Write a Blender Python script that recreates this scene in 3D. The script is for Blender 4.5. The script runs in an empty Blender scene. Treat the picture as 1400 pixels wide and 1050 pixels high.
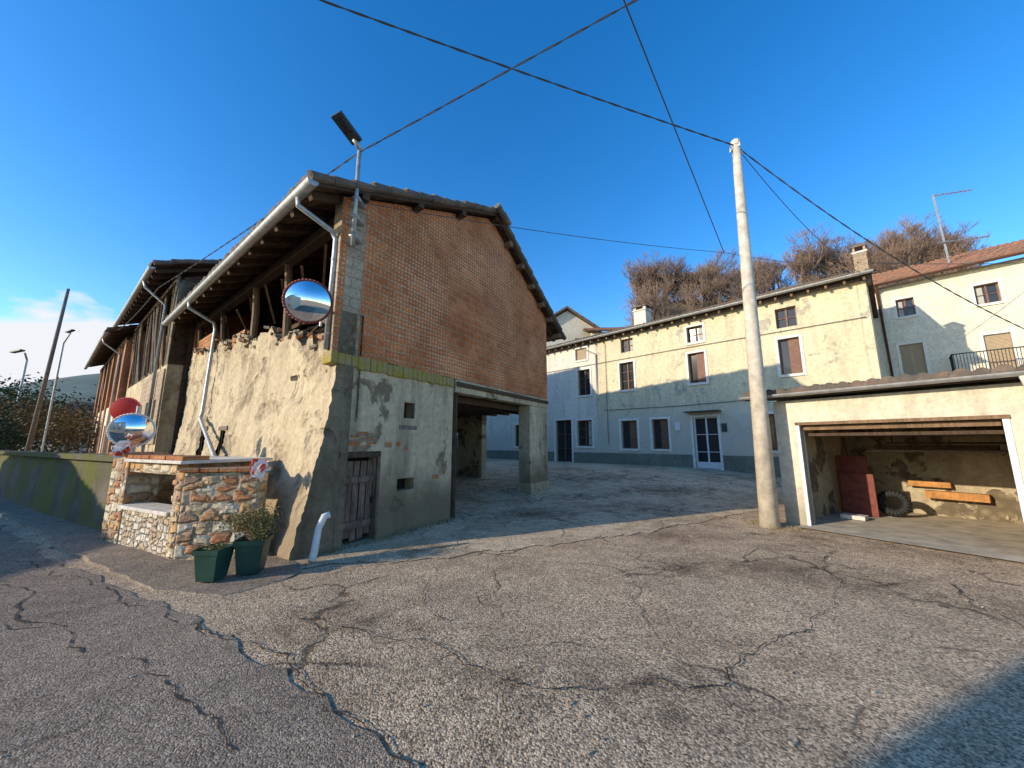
import bpy, math, random
import numpy as np
from mathutils import Vector, noise
random.seed(7)
scene=bpy.context.scene
scene.view_settings.view_transform='Standard'
scene.view_settings.look='None'
scene.view_settings.exposure=0
V=Vector
# ------------------------------------------------------------ materials
class G:
    def __init__(s,name):
        s.m=bpy.data.materials.new(name); s.m.use_nodes=True
        s.t=s.m.node_tree; s.b=s.t.nodes['Principled BSDF']
    def n(s,typ,ins=None,**props):
        nd=s.t.nodes.new(typ)
        for k,v in props.items(): setattr(nd,k,v)
        for k,v in (ins or {}).items():
            if isinstance(v,bpy.types.NodeSocket): s.t.links.new(v,nd.inputs[k])
            else: nd.inputs[k].default_value=v
        return nd
    def coord(s,kind='Object',scale=(1,1,1)):
        tc=s.n('ShaderNodeTexCoord')
        mp=s.n('ShaderNodeMapping',{'Vector':tc.outputs[kind],'Scale':scale})
        return mp.outputs[0]
    def noise(s,vec,scale,detail=6,rough=.6,dist=0):
        return s.n('ShaderNodeTexNoise',{'Vector':vec,'Scale':scale,'Detail':min(detail,5),'Roughness':rough,'Distortion':dist}).outputs['Fac']
    def ramp(s,fac,a,b,lo=(0,0,0,1),hi=(1,1,1,1)):
        r=s.n('ShaderNodeValToRGB',{'Fac':fac}); e=r.color_ramp.elements
        e[0].position=a;e[1].position=b;e[0].color=c4(lo);e[1].color=c4(hi); return r.outputs[0]
    def mix(s,fac,a,b,mode='MIX'):
        nd=s.n('ShaderNodeMix',data_type='RGBA',blend_type=mode)
        for i,v in ((0,fac),(6,a),(7,b)):
            if isinstance(v,bpy.types.NodeSocket): s.t.links.new(v,nd.inputs[i])
            else: nd.inputs[i].default_value = v if i==0 else c4(v)
        return nd.outputs[2]
    def math(s,op,a,b=0.0):
        nd=s.n('ShaderNodeMath',operation=op)
        for i,v in ((0,a),(1,b)):
            if isinstance(v,bpy.types.NodeSocket): s.t.links.new(v,nd.inputs[i])
            else: nd.inputs[i].default_value=v
        return nd.outputs[0]
    def out(s,col,rough=.9,bump=None,bs=.5,bd=.02,metal=0,spec=.3):
        def setv(k,v):
            if isinstance(v,bpy.types.NodeSocket): s.t.links.new(v,s.b.inputs[k])
            else: s.b.inputs[k].default_value=v
        setv('Base Color',col if isinstance(col,bpy.types.NodeSocket) else c4(col))
        setv('Roughness',rough); setv('Metallic',metal); setv('Specular IOR Level',spec)
        if bump is not None:
            bn=s.n('ShaderNodeBump',{'Height':bump,'Strength':bs,'Distance':bd})
            s.t.links.new(bn.outputs[0],s.b.inputs['Normal'])
        return s.m
def c4(c): return tuple(c)+(1,) if len(c)==3 else tuple(c)
def K(c,k): return tuple(x*k for x in c[:3])

def stucco(name,c1,c2,stain,peel=None,peel_t=.62,bs=.5,streak=.5,damp=None,dampcol=(.10,.09,.07),pk=.5,soft=.03):
    g=G(name); co=g.coord()
    col=g.mix(g.ramp(g.noise(co,.7,8),.35,.65),c1,c2)
    st=g.noise(g.coord(scale=(2.2,2.2,.35)),1.0,8,.65)
    col=g.mix(g.math('MULTIPLY',g.ramp(st,.48,.72),streak),col,stain)
    f=g.noise(co,9,8,.7)
    col=g.mix(.8,col,g.ramp(f,.3,.75,(.66,.66,.66),(1.18,1.18,1.18)),'MULTIPLY')
    hgt=g.noise(co,14,10,.7)
    if peel:
        p=g.noise(co,1.3,9,.62,.4); pm=g.ramp(p,peel_t,peel_t+soft)
        vor=g.n('ShaderNodeTexVoronoi',{'Vector':co,'Scale':6.5},feature='F1')
        pc=g.mix(g.ramp(vor.outputs['Distance'],.05,.6),peel,K(peel,pk))
        col=g.mix(pm,col,pc)
        hgt=g.math('SUBTRACT',hgt,g.math('MULTIPLY',pm,.9))
        hgt=g.math('SUBTRACT',hgt,g.math('MULTIPLY',g.math('MULTIPLY',pm,vor.outputs['Distance']),1.5))
    if damp is not None:
        z=g.n('ShaderNodeSeparateXYZ',{'Vector':g.n('ShaderNodeTexCoord').outputs['Object']}).outputs[2]
        zz=g.math('ADD',z,g.math('MULTIPLY',g.noise(co,1.6,6),-1.3))
        mr=g.n('ShaderNodeMapRange',{'Value':zz,'From Min':damp-1.1,'From Max':damp-.3,'To Min':.85,'To Max':0.0}).outputs[0]
        col=g.mix(mr,col,dampcol)
    return g.out(col,.93,hgt,bs,.03)

def brick(name,c1,c2,mort,bw=.27,rh=.135,ms=.014,bs=.8,white=0.0):
    g=G(name); uv=g.coord('UV'); co=g.coord()
    wob=g.n('ShaderNodeVectorMath',{0:uv,1:g.n('ShaderNodeVectorMath',{0:g.n('ShaderNodeTexNoise',{'Vector':co,'Scale':2.5,'Detail':3}).outputs['Color'],'Scale':.045},operation='SCALE').outputs[0]},operation='ADD').outputs[0]
    bt=g.n('ShaderNodeTexBrick',{'Vector':wob,'Color1':c4(c1),'Color2':c4(c2),'Mortar':c4(mort),'Scale':1.0,'Mortar Size':ms,'Mortar Smooth':.25,'Bias':0.0,'Brick Width':bw,'Row Height':rh})
    col=bt.outputs['Color']
    n1=g.noise(co,.9,8,.65)
    col=g.mix(.85,col,g.ramp(n1,.3,.7,(.66,.60,.56),(1.25,1.2,1.15)),'MULTIPLY')
    n2=g.noise(co,22,6,.7)
    col=g.mix(.9,col,g.ramp(n2,.3,.7,(.55,.55,.55),(1.3,1.3,1.3)),'MULTIPLY')
    h=g.math('ADD',g.math('MULTIPLY',bt.outputs['Fac'],-1.0),g.math('MULTIPLY',n2,.6))
    if white:
        v=g.n('ShaderNodeTexVoronoi',{'Vector':wob,'Scale':11.76,'Randomness':.15},feature='F1',voronoi_dimensions='2D')
        nib=g.ramp(v.outputs['Distance'],.20,.32,(1,1,1),(0,0,0))
        msk=g.ramp(g.noise(co,.45,4,.6),.42,.62)
        msk=g.math('MULTIPLY',msk,g.ramp(g.noise(co,17,3,.7),.36,.52))
        col=g.mix(g.math('MULTIPLY',g.math('MULTIPLY',nib,msk),white),col,(.76,.62,.44))
        h=g.math('ADD',h,g.math('MULTIPLY',nib,.6))
    return g.out(col,.95,h,bs,.02)

def stones(name,pal,mort,scale=5,bs=1.0,ms=.05,asp=1.5):
    g=G(name); uv=g.coord('UV',(scale,scale*asp,scale)); co=g.coord()
    wob=g.n('ShaderNodeVectorMath',{0:uv,1:g.n('ShaderNodeVectorMath',{0:g.n('ShaderNodeTexNoise',{'Vector':co,'Scale':4,'Detail':4}).outputs['Color'],'Scale':.5},operation='SCALE').outputs[0]},operation='ADD').outputs[0]
    v1=g.n('ShaderNodeTexVoronoi',{'Vector':wob,'Scale':1.0,'Randomness':.8},feature='F1',distance='CHEBYCHEV')
    v2=g.n('ShaderNodeTexVoronoi',{'Vector':wob,'Scale':1.0,'Randomness':.8},feature='F2',distance='CHEBYCHEV')
    edge=g.math('SUBTRACT',v2.outputs['Distance'],v1.outputs['Distance'])
    sp=g.n('ShaderNodeSeparateColor',{'Color':v1.outputs['Color']})
    r=g.n('ShaderNodeValToRGB',{'Fac':sp.outputs[0]}); r.color_ramp.interpolation='CONSTANT'
    e=r.color_ramp.elements
    while len(e)<len(pal): e.new(.5)
    for i,c in enumerate(pal): e[i].position=i/len(pal); e[i].color=c4(c)
    n2=g.noise(co,18,8,.7)
    col=g.mix(.9,r.outputs[0],g.ramp(n2,.3,.7,(.6,)*3,(1.3,)*3),'MULTIPLY')
    mm=g.ramp(edge,ms*.8,ms*2.2)
    col=g.mix(mm,mort,col)
    h=g.math('ADD',g.ramp(edge,0,.3),g.math('MULTIPLY',n2,.35))
    return g.out(col,.9,h,bs,.035)

def wood(name,c1,c2,sc=6):
    g=G(name); co=g.coord(); uv=g.coord('UV',(14,1.2,1))
    n=g.noise(uv,1.5,8,.7); n2=g.noise(co,sc,6,.7)
    col=g.mix(g.ramp(n,.3,.7),c1,c2)
    col=g.mix(.7,col,g.ramp(n2,.3,.7,(.5,)*3,(1.3,)*3),'MULTIPLY')
    return g.out(col,.85,n,.5,.01)

def plain(name,c,rough=.6,metal=0,var=.25,spec=.4,sc=8,bs=.15):
    g=G(name); n=g.noise(g.coord(),sc,6,.65)
    col=g.mix(1.0,c,g.ramp(n,.3,.7,(1-var,)*3,(1+var,)*3),'MULTIPLY')
    return g.out(col,rough,n,bs,.01,metal,spec)

def tiles_mat(name,c1,c2,c3):
    g=G(name); co=g.coord(); v=g.n('ShaderNodeTexVoronoi',{'Vector':co,'Scale':4.5},feature='F1')
    sp=g.n('ShaderNodeSeparateColor',{'Color':v.outputs['Color']})
    col=g.mix(sp.outputs[0],c1,c2); n=g.noise(co,3,8,.7)
    col=g.mix(g.ramp(n,.42,.6),col,c3)
    return g.out(col,.9,g.noise(co,20,6),.4,.02)

M={}
M['gbrick']=brick('brick_red',(.66,.235,.085),(.50,.165,.06),(.50,.32,.19),.34,.17,.014,white=.9)
M['obrick']=brick('brick_orange',(.54,.23,.09),(.42,.155,.055),(.34,.27,.2),.26,.1)
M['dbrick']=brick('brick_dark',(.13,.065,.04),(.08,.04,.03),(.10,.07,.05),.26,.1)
M['lower']=stucco('stucco_lower',(.66,.53,.34),(.54,.43,.28),(.21,.16,.105),(.46,.34,.21),.59,streak=.9,damp=.95,dampcol=(.16,.12,.075),bs=.7)
M['street']=stucco('stucco_rubble',(.66,.54,.35),(.55,.44,.28),(.33,.25,.16),(.50,.39,.25),.50,streak=.5,damp=.7,dampcol=(.26,.20,.13),bs=1.0,pk=.62,soft=.12)
M['house']=stucco('stucco_cream',(.80,.68,.44),(.70,.59,.39),(.42,.36,.25),(.52,.46,.35),.60,streak=.6,damp=3.2,dampcol=(.56,.50,.40),bs=.35,pk=.8)
M['housew']=stucco('stucco_pale',(.80,.73,.59),(.72,.65,.53),(.50,.45,.37),(.60,.54,.44),.62,streak=.5,damp=2.2,dampcol=(.58,.51,.42),bs=.3,pk=.85)
M['plinth']=stucco('stucco_plinth',(.25,.25,.18),(.18,.18,.135),(.10,.11,.085),streak=.5)
M['white']=stucco('stucco_white',(.80,.73,.57),(.74,.67,.52),(.56,.50,.38),streak=.35,bs=.2)
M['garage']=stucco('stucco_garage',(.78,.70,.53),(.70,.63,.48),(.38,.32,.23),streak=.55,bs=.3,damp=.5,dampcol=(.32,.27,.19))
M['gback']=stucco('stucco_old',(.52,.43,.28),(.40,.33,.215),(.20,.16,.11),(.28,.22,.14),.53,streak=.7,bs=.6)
M['block']=brick('pale_block',(.46,.37,.26),(.37,.29,.20),(.28,.21,.15),.35,.18,.010,.5)
M['shrine']=stones('mixed_stone',[(.55,.42,.27),(.46,.21,.10),(.66,.58,.44),(.56,.33,.14),(.66,.56,.40),(.38,.24,.15),(.58,.42,.25),(.50,.28,.13)],(.46,.37,.26),3.6,asp=2.0)
M['wstone']=stones('white_stone',[(.66,.60,.50),(.55,.47,.36),(.72,.68,.60),(.50,.38,.26)],(.42,.34,.24),7)
M['rubble']=stones('rubble_stone',[(.45,.36,.22),(.36,.27,.16),(.52,.43,.30),(.28,.2,.12),(.42,.22,.11)],(.33,.26,.17),5,1.2)
M['rubdark']=stucco('plaster_damp_corner',(.30,.235,.15),(.20,.155,.10),(.10,.08,.055),(.36,.24,.14),.52,streak=.8,bs=1.2,pk=.45,soft=.08)
M['wood']=wood('old_wood',(.12,.075,.045),(.05,.032,.022))
M['woodl']=wood('light_wood',(.30,.19,.11),(.15,.09,.05))
M['woodg']=wood('grey_wood',(.30,.24,.18),(.12,.09,.07))
M['doorw']=wood('door_wood',(.27,.19,.14),(.07,.045,.035))
M['plank_o']=wood('orange_plank',(.55,.27,.09),(.42,.19,.06))
M['tile']=tiles_mat('roof_tile',(.27,.18,.13),(.18,.125,.095),(.12,.11,.09))
M['tilea']=tiles_mat('roof_tile_aged',(.22,.155,.115),(.15,.11,.085),(.105,.095,.08))
M['tiler']=tiles_mat('roof_tile_red',(.36,.17,.11),(.28,.13,.09),(.22,.15,.11))
M['metal']=plain('zinc',(.42,.42,.41),.5,.6,.25)
M['wpipe']=plain('white_pipe',(.66,.65,.62),.5,0,.15)
M['dgrey']=plain('dark_grey_paint',(.05,.055,.06),.5,.2)
M['brown']=plain('brown_paint',(.10,.045,.03),.5)
M['iron']=plain('iron',(.03,.03,.03),.5,.4)
M['wire']=plain('cable_sheath',(.07,.07,.075),.6)
M['conc']=plain('concrete_pole',(.58,.51,.41),.9,0,.28,.2,5,.4)
M['concf']=plain('concrete_floor',(.50,.43,.32),.9,0,.3,.2,3,.4)
M['cap']=plain('cement_white',(.62,.57,.50),.9,0,.25)
M['stonef']=plain('stone_frame',(.74,.70,.61),.85,0,.15)
M['frame']=plain('window_wood',(.18,.085,.05),.6)
M['wframe']=plain('white_frame',(.74,.73,.71),.5,0,.08)
M['curtain']=plain('curtain',(.42,.40,.36),.9,0,.2)
M['shutter']=plain('roller_shutter',(.42,.31,.19),.6,0,.1)
g=G('dark_glass'); M['glass']=g.out((.03,.032,.035),.1,spec=.5)
M['black']=plain('inner_shade_black',(.02,.018,.015),.95)  # near-black colour stands in for the shade inside openings
g=G('mirror'); M['mirror']=g.out((.88,.9,.92),.03,metal=1)
M['red']=plain('red_plastic',(.62,.03,.02),.4,0,.1)
M['redw']=plain('mirror_frame_red',(.24,.045,.03),.5,0,.3)
M['wplast']=plain('white_plastic',(.75,.73,.70),.4,0,.1)
M['green']=plain('green_plastic',(.012,.055,.042),.45,0,.35,sc=5)
M['soil']=plain('soil',(.06,.04,.025),.95)
M['rubber']=plain('rubber',(.02,.02,.02),.7)
M['rust']=plain('red_sheet',(.17,.035,.022),.6,0,.4)
M['crack']=plain('crack',(.05,.04,.03),.95,0,.4)
M['bark']=plain('bark',(.24,.165,.12),.9,0,.35)
M['mud']=plain('earth_hill',(.19,.135,.075),.95,0,.5,sc=1.2)
M['farhill']=plain('far_hill',(.09,.13,.12),1,0,.3,sc=.02)
def leaf(name,c1,c2):
    g=G(name); co=g.coord(); n=g.noise(co,2.5,5,.7)
    col=g.mix(g.ramp(n,.35,.65),c1,c2); return g.out(col,.8)
M['leafy']=leaf('leaf_olive',(.28,.22,.07),(.15,.125,.035))
M['leafb']=leaf('leaf_brown',(.23,.15,.085),(.12,.08,.05))
M['leafd']=leaf('leaf_dark',(.03,.05,.02),(.05,.07,.03))
M['leafo']=leaf('leaf_orange',(.22,.13,.05),(.12,.09,.035))
g=G('mossy_wall'); co=g.coord()
b=g.mix(g.ramp(g.noise(co,1.2,8),.35,.65),(.085,.075,.055),(.17,.145,.105))
b=g.mix(g.ramp(g.noise(g.coord(scale=(1,1,.5)),1.7,8,.7),.44,.58),b,(.12,.125,.025))
M['mosswall']=g.out(b,.95,g.noise(co,9,8,.7),.9,.04)
g=G('moss_ledge'); co=g.coord()
b=g.mix(g.ramp(g.noise(co,5,8,.7),.36,.62),(.34,.27,.16),(.36,.27,.03))
M['moss']=g.out(b,.95,g.noise(co,12,8,.7),.9,.03)
g=G('plank_ceiling'); uv=g.coord('UV'); co=g.coord()
bt=g.n('ShaderNodeTexBrick',{'Vector':uv,'Color1':(.15,.095,.06,1),'Color2':(.07,.045,.03,1),'Mortar':(.015,.011,.008,1),'Scale':1,'Mortar Size':.012,'Brick Width':2.4,'Row Height':.17})
M['planks']=g.out(g.mix(.8,bt.outputs[0],g.ramp(g.noise(co,6,8,.7),.3,.7,(.5,)*3,(1.4,)*3),'MULTIPLY'),.9,bt.outputs['Fac'],-.5,.01)

def ground_mat(name,c1,c2,stain,agg=85,aggk=.55,craze=0,cs=1.0,bs=.9,stk=.55,cw=.02,spots=()):
    g=G(name); co=g.coord()
    col=g.mix(g.ramp(g.noise(co,.45,8,.6),.35,.65),c1,c2)
    st=g.ramp(g.noise(co,.9,10,.7,.3),.47,.70)
    col=g.mix(g.math('MULTIPLY',st,stk),col,stain)
    lg=g.ramp(g.noise(co,.23,4,.6),.5,.7)
    col=g.mix(g.math('MULTIPLY',lg,.4),col,K(c1,1.2))
    md=g.noise(co,3.5,5,.75)
    col=g.mix(.8,col,g.ramp(md,.3,.7,(.72,.70,.68),(1.2,1.19,1.17)),'MULTIPLY')
    acc=None
    for (x,y,r) in spots:
        d=g.n('ShaderNodeVectorMath',{0:g.n('ShaderNodeVectorMath',{0:co,1:(x,y,0)},operation='SUBTRACT').outputs[0],1:(1,1.6,0)},operation='MULTIPLY')
        L=g.n('ShaderNodeVectorMath',{0:d.outputs[0]},operation='LENGTH').outputs['Value']
        f=g.n('ShaderNodeMapRange',{'Value':L,'From Min':0,'From Max':r,'To Min':.26,'To Max':0.0}).outputs[0]
        acc=f if acc is None else g.math('MAXIMUM',acc,f)
    if acc is not None:
        a2=g.math('ADD',acc,g.noise(co,3.2,5,.78,.6))
        pm=g.ramp(a2,.58,.82)
        col=g.mix(g.math('MULTIPLY',pm,.72),col,K(stain,.6))
    v=g.n('ShaderNodeTexVoronoi',{'Vector':co,'Scale':agg},feature='F1')
    sp=g.n('ShaderNodeSeparateColor',{'Color':v.outputs['Color']})
    a=g.ramp(sp.outputs[0],0,1,(1-aggk,)*3,(1+aggk,1+aggk*.92,1+aggk*.82))
    col=g.mix(1.0,col,a,'MULTIPLY')
    n3=g.noise(co,30,8,.75)
    col=g.mix(.9,col,g.ramp(n3,.3,.7,(.6,)*3,(1.35,)*3),'MULTIPLY')
    h=g.math('ADD',g.math('MULTIPLY',v.outputs['Distance'],-.8),g.math('MULTIPLY',n3,1.2))
    if craze:
        wv=g.n('ShaderNodeVectorMath',{0:co,1:g.n('ShaderNodeVectorMath',{0:g.n('ShaderNodeTexNoise',{'Vector':co,'Scale':2.2,'Detail':5}).outputs['Color'],'Scale':.55},operation='SCALE').outputs[0]},operation='ADD').outputs[0]
        ve=g.n('ShaderNodeTexVoronoi',{'Vector':wv,'Scale':cs},feature='DISTANCE_TO_EDGE').outputs['Distance']
        cm=g.ramp(ve,.003,cw,(1,1,1),(0,0,0))
        cm=g.math('MULTIPLY',cm,g.ramp(g.noise(co,.8,4),.44,.58))
        col=g.mix(g.math('MULTIPLY',cm,craze),col,(.07,.055,.04))
        h=g.math('SUBTRACT',h,g.math('MULTIPLY',cm,1.0))
    return g.out(col,.93,h,bs,.012,spec=.15)
SP=[(3.7,5.1,1.7),(1.0,2.85,1.0),(4.4,4.6,1.2),(-.1,2.8,.7),(-1.5,3.7,1.1),(5.2,6.9,.9),(2.3,5.2,1.2),(4.9,3.9,.8),(2.9,7.0,1.3)]
M['ground']=ground_mat('asphalt_old',(.56,.435,.295),(.46,.355,.245),(.25,.18,.12),78,.62,.75,.5,cw=.013,stk=.6,spots=SP)
M['road']=ground_mat('asphalt_road',(.35,.285,.215),(.28,.23,.18),(.16,.13,.10),95,.5,.5,.4,cw=.013)
M['court']=ground_mat('concrete_court',(.68,.55,.38),(.55,.44,.30),(.26,.185,.11),60,.3,.95,1.7,1.0,stk=.85,cw=.028,spots=[(.8,9,1.8),(2,11,1.5),(3.5,9.5,1.6),(5,12,2.5),(-1.6,5.9,1.0),(2.2,14,2.5)])

# ------------------------------------------------------------ mesh builder
def grp(name):
    o=bpy.data.objects.new(name,None); o.empty_display_size=.3
    scene.collection.objects.link(o); return o
class MB:
    def __init__(s): s.v=[];s.f=[];s.mi=[];s.mats=[]
    def mid(s,m):
        if isinstance(m,str): m=M[m]
        if m not in s.mats: s.mats.append(m)
        return s.mats.index(m)
    def poly(s,pts,m):
        i=len(s.v); s.v+= [tuple(p) for p in pts]; s.f.append(tuple(range(i,i+len(pts)))); s.mi.append(s.mid(m))
    def box(s,o,a,b,c,m):
        o=V(o);a=V(a);b=V(b);c=V(c); i=len(s.v)
        if a.cross(b).dot(c)<0: a,b=b,a
        for k in range(8): s.v.append(tuple(o+(a if k&1 else V((0,0,0)))+(b if k&2 else V((0,0,0)))+(c if k&4 else V((0,0,0)))))
        for q in ((0,2,3,1),(4,5,7,6),(0,1,5,4),(2,6,7,3),(0,4,6,2),(1,3,7,5)):
            s.f.append(tuple(i+x for x in q)); s.mi.append(s.mid(m))
    def beam(s,p,q,w,h,m):
        p=V(p);q=V(q);d=(q-p)
        up=V((0,0,1)) if abs(d.normalized().z)<.95 else V((1,0,0))
        sd=d.cross(up).normalized(); u=sd.cross(d).normalized()
        s.box(p-sd*w/2-u*h/2,d,sd*w,u*h,m)
    def tube(s,path,r,m,seg=8,cap=True):
        path=[V(p) for p in path]; n=len(path); rs=r if isinstance(r,(list,tuple)) else [r]*n
        i0=len(s.v); ref=None; mi=s.mid(m)
        for k,p in enumerate(path):
            d=(path[min(k+1,n-1)]-path[max(k-1,0)]).normalized()
            if ref is None: ref=V((0,0,1)) if abs(d.z)<.9 else V((1,0,0))
            a=d.cross(ref).normalized(); b=d.cross(a).normalized()
            if k>0 and a.dot(pa)<0: a=-a;b=-b
            pa=a
            for j in range(seg):
                t=2*math.pi*j/seg; s.v.append(tuple(p+a*math.cos(t)*rs[k]+b*math.sin(t)*rs[k]))
        for k in range(n-1):
            for j in range(seg):
                s.f.append((i0+k*seg+j,i0+k*seg+(j+1)%seg,i0+(k+1)*seg+(j+1)%seg,i0+(k+1)*seg+j)); s.mi.append(mi)
        if cap:
            s.f.append(tuple(i0+j for j in range(seg))[::-1]); s.mi.append(mi)
            s.f.append(tuple(i0+(n-1)*seg+j for j in range(seg))); s.mi.append(mi)
    def grid(s,P,m):
        i0=len(s.v); a=len(P); b=len(P[0])
        for row in P:
            for p in row: s.v.append(tuple(p))
        mi=s.mid(m)
        for i in range(a-1):
            for j in range(b-1):
                s.f.append((i0+i*b+j,i0+i*b+j+1,i0+(i+1)*b+j+1,i0+(i+1)*b+j)); s.mi.append(mi)
    def build(s,name,parent=None,smooth=False,bevel=0):
        me=bpy.data.meshes.new(name); me.from_pydata(s.v,[],s.f)
        for m in s.mats: me.materials.append(m)
        me.polygons.foreach_set('material_index',s.mi)
        me.polygons.foreach_set('use_smooth',[smooth]*len(s.f))
        uvl=me.uv_layers.new(name='UVMap'); uv=np.zeros(len(me.loops)*2)
        for p in me.polygons:
            n=p.normal
            if abs(n.z)>.8: t=V((1,0,0)); b=V((0,1,0))
            else:
                t=V((-n.y,n.x,0)).normalized()
                if t.x<0: t=-t
                b=t.cross(n).normalized()
                if b.z<0: b=-b
            for li in p.loop_indices:
                co=me.vertices[me.loops[li].vertex_index].co
                uv[2*li]=co.dot(t); uv[2*li+1]=co.dot(b)
        uvl.data.foreach_set('uv',uv); me.update()
        o=bpy.data.objects.new(name,me); scene.collection.objects.link(o)
        if parent: o.parent=parent
        if bevel:
            bv=o.modifiers.new('bev','BEVEL'); bv.width=bevel; bv.segments=2; bv.limit_method='ANGLE'
        return o
class Fr:
    def __init__(s,P,D,N): s.P=V((P[0],P[1],0)); s.D=V((D[0],D[1],0)).normalized(); s.N=V((N[0],N[1],0)).normalized()
    def p(s,a,z,o=0): return s.P+s.D*a+s.N*o+V((0,0,z))
    def box(s,mb,a0,a1,z0,z1,o0,o1,m): mb.box(s.p(a0,z0,o0),s.D*(a1-a0),V((0,0,z1-z0)),s.N*(o1-o0),m)
def wall(mb,F,a0,a1,z0,z1,ops,m,th=.3,back=None,split=None,m2=None):
    A=sorted(set([a0,a1]+([split] if split else [])+[x for o in ops for x in o[:2] if a0<x<a1])); Z=sorted(set([z0,z1]+[x for o in ops for x in (o[2],o[3]) if z0<x<z1]))
    for i in range(len(A)-1):
        for j in range(len(Z)-1):
            ca=(A[i]+A[i+1])/2; cz=(Z[j]+Z[j+1])/2
            if any(o[0]<ca<o[1] and o[2]<cz<o[3] for o in ops): continue
            fm=m2 if (split and ca>split) else m
            for off in (0,-th):
                mb.poly([F.p(A[i],Z[j],off),F.p(A[i+1],Z[j],off),F.p(A[i+1],Z[j+1],off),F.p(A[i],Z[j+1],off)],fm if off==0 else (back or m))
    for (b0,b1,y0,y1) in [o[:4] for o in ops]:
        y0c=max(y0,z0)
        mb.poly([F.p(b0,y0c),F.p(b0,y1),F.p(b0,y1,-th),F.p(b0,y0c,-th)],m)
        mb.poly([F.p(b1,y0c),F.p(b1,y1),F.p(b1,y1,-th),F.p(b1,y0c,-th)],m)
        mb.poly([F.p(b0,y1),F.p(b1,y1),F.p(b1,y1,-th),F.p(b0,y1,-th)],m)
        mb.poly([F.p(b0,y0c),F.p(b1,y0c),F.p(b1,y0c,-th),F.p(b0,y0c,-th)],m)
    mb.poly([F.p(a0,z0),F.p(a0,z1),F.p(a0,z1,-th),F.p(a0,z0,-th)],m)
    mb.poly([F.p(a1,z0),F.p(a1,z1),F.p(a1,z1,-th),F.p(a1,z0,-th)],m)
    mb.poly([F.p(a0,z1),F.p(a1,z1),F.p(a1,z1,-th),F.p(a0,z1,-th)],m)
def window(par,F,a0,a1,z0,z1,kind='two',surround='stonef',dep=.14,name='window'):
    mb=MB(); w=a1-a0
    if surround:
        t=.10
        F.box(mb,a0-t,a0,z0-t,z1+t,-.02,.03,surround); F.box(mb,a1,a1+t,z0-t,z1+t,-.02,.03,surround)
        F.box(mb,a0,a1,z1,z1+t,-.02,.028,surround); F.box(mb,a0-.02,a1+.02,z0-t,z0,-.02,.06,surround)
    fm='frame' if kind in('two','half','door_g') else 'wframe'
    f=.05; d0,d1=-dep-.05,-dep
    F.box(mb,a0,a0+f,z0,z1,d0,d1,fm);F.box(mb,a1-f,a1,z0,z1,d0,d1,fm)
    F.box(mb,a0+f,a1-f,z0,z0+f,d0,d1,fm);F.box(mb,a0+f,a1-f,z1-f,z1,d0,d1,fm)
    if kind!='one': F.box(mb,(a0+a1)/2-.03,(a0+a1)/2+.03,z0+f,z1-f,d0,d1+.005,fm)
    if kind in('two','door_g','wdoor'):
        for q in ((1/3,2/3) if z1-z0>1 else (.5,)):
            zz=z0+(z1-z0)*q; F.box(mb,a0+f,(a0+a1)/2-.03,zz-.012,zz+.012,d0+.01,d1-.005,fm); F.box(mb,(a0+a1)/2+.03,a1-f,zz-.012,zz+.012,d0+.01,d1-.005,fm)
    if kind=='half':
        F.box(mb,a0+f,(a0+a1)/2-.03,z0+f,z1-f,d0+.01,d1+.01,'frame')
    if kind=='roller':
        n=int((z1-z0)/.055)
        for i in range(n): F.box(mb,a0+.01,a1-.01,z0+i*.055,z0+i*.055+.045,-dep+.01,-dep+.045,'shutter')
    if kind=='wdoor':
        F.box(mb,a0+f,a1-f,z0+f,z0+.32,d0+.01,d1+.012,'wframe')
    F.box(mb,a0+.01,a1-.01,z0+.01,z1-.01,d0-.02,d0-.004,'glass')
    if kind in('two','one') and random.random()<.6:
        F.box(mb,a0+.06,a0+w*.36,z0+.06,z1-.06,d0-.003,d0+.004,'curtain')
    return mb.build(name,par)
def tile_roof(mb,F,a0,a1,oe,ze,orr,zr,m='tile',pitch=.21,row=.36,amp=.055,slab='wood',th=.1):
    E=F.p(0,ze,oe); R=F.p(0,zr,orr); sl=(R-E); L=sl.length; u=sl/L
    nrm=F.D.cross(u).normalized()
    if nrm.z<0: nrm=-nrm
    nc=int(abs(a1-a0)/pitch); nr=int(L/row)+1; P=[]
    jit=[[random.uniform(-.012,.012) for _ in range(nc+1)] for _ in range(nr+1)]
    K_=6
    for r in range(nr):
        for k in (0,1):
            d=min(L,(r+k)*row) - (0 if k==0 else .002); lift=.035 if k==0 else 0
            line=[]
            for c in range(nc*K_+1):
                a=a0+c*(a1-a0)/(nc*K_); ph=(c%K_)/K_; jj=jit[r][min(c//K_,nc)]
                sag=.03*noise.noise(V((a*.35,d*.4,F.P.x)))
                h=amp*math.sin(math.pi*ph)+lift+.03+jj+sag
                line.append(E+F.D*a+u*(d+jj)+nrm*h)
            P.append(line)
    sk=[E+F.D*(a0+c*(a1-a0)/(nc*K_)) for c in range(nc*K_+1)]
    mb.grid([sk]+P,m)
    mb.box(E+F.D*a0-nrm*th,F.D*(a1-a0),sl,nrm*(th-.002),slab)
def gutter(mb,p,q,r,m='metal'):
    p=V(p);q=V(q);d=(q-p).normalized();sd=d.cross(V((0,0,1))).normalized(); P=[]
    for j in range(9):
        t=math.pi*j/8; P.append([p+sd*math.cos(t)*r-V((0,0,1))*math.sin(t)*r, q+sd*math.cos(t)*r-V((0,0,1))*math.sin(t)*r])
    mb.grid(P,m)
    P2=[[a+(a-(p if i==0 else q))*-.12 for i,a in enumerate(row)] for row in P]; mb.grid(P2,m)
    mb.poly([x[0] for x in P],m); mb.poly([x[1] for x in P],m)
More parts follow.
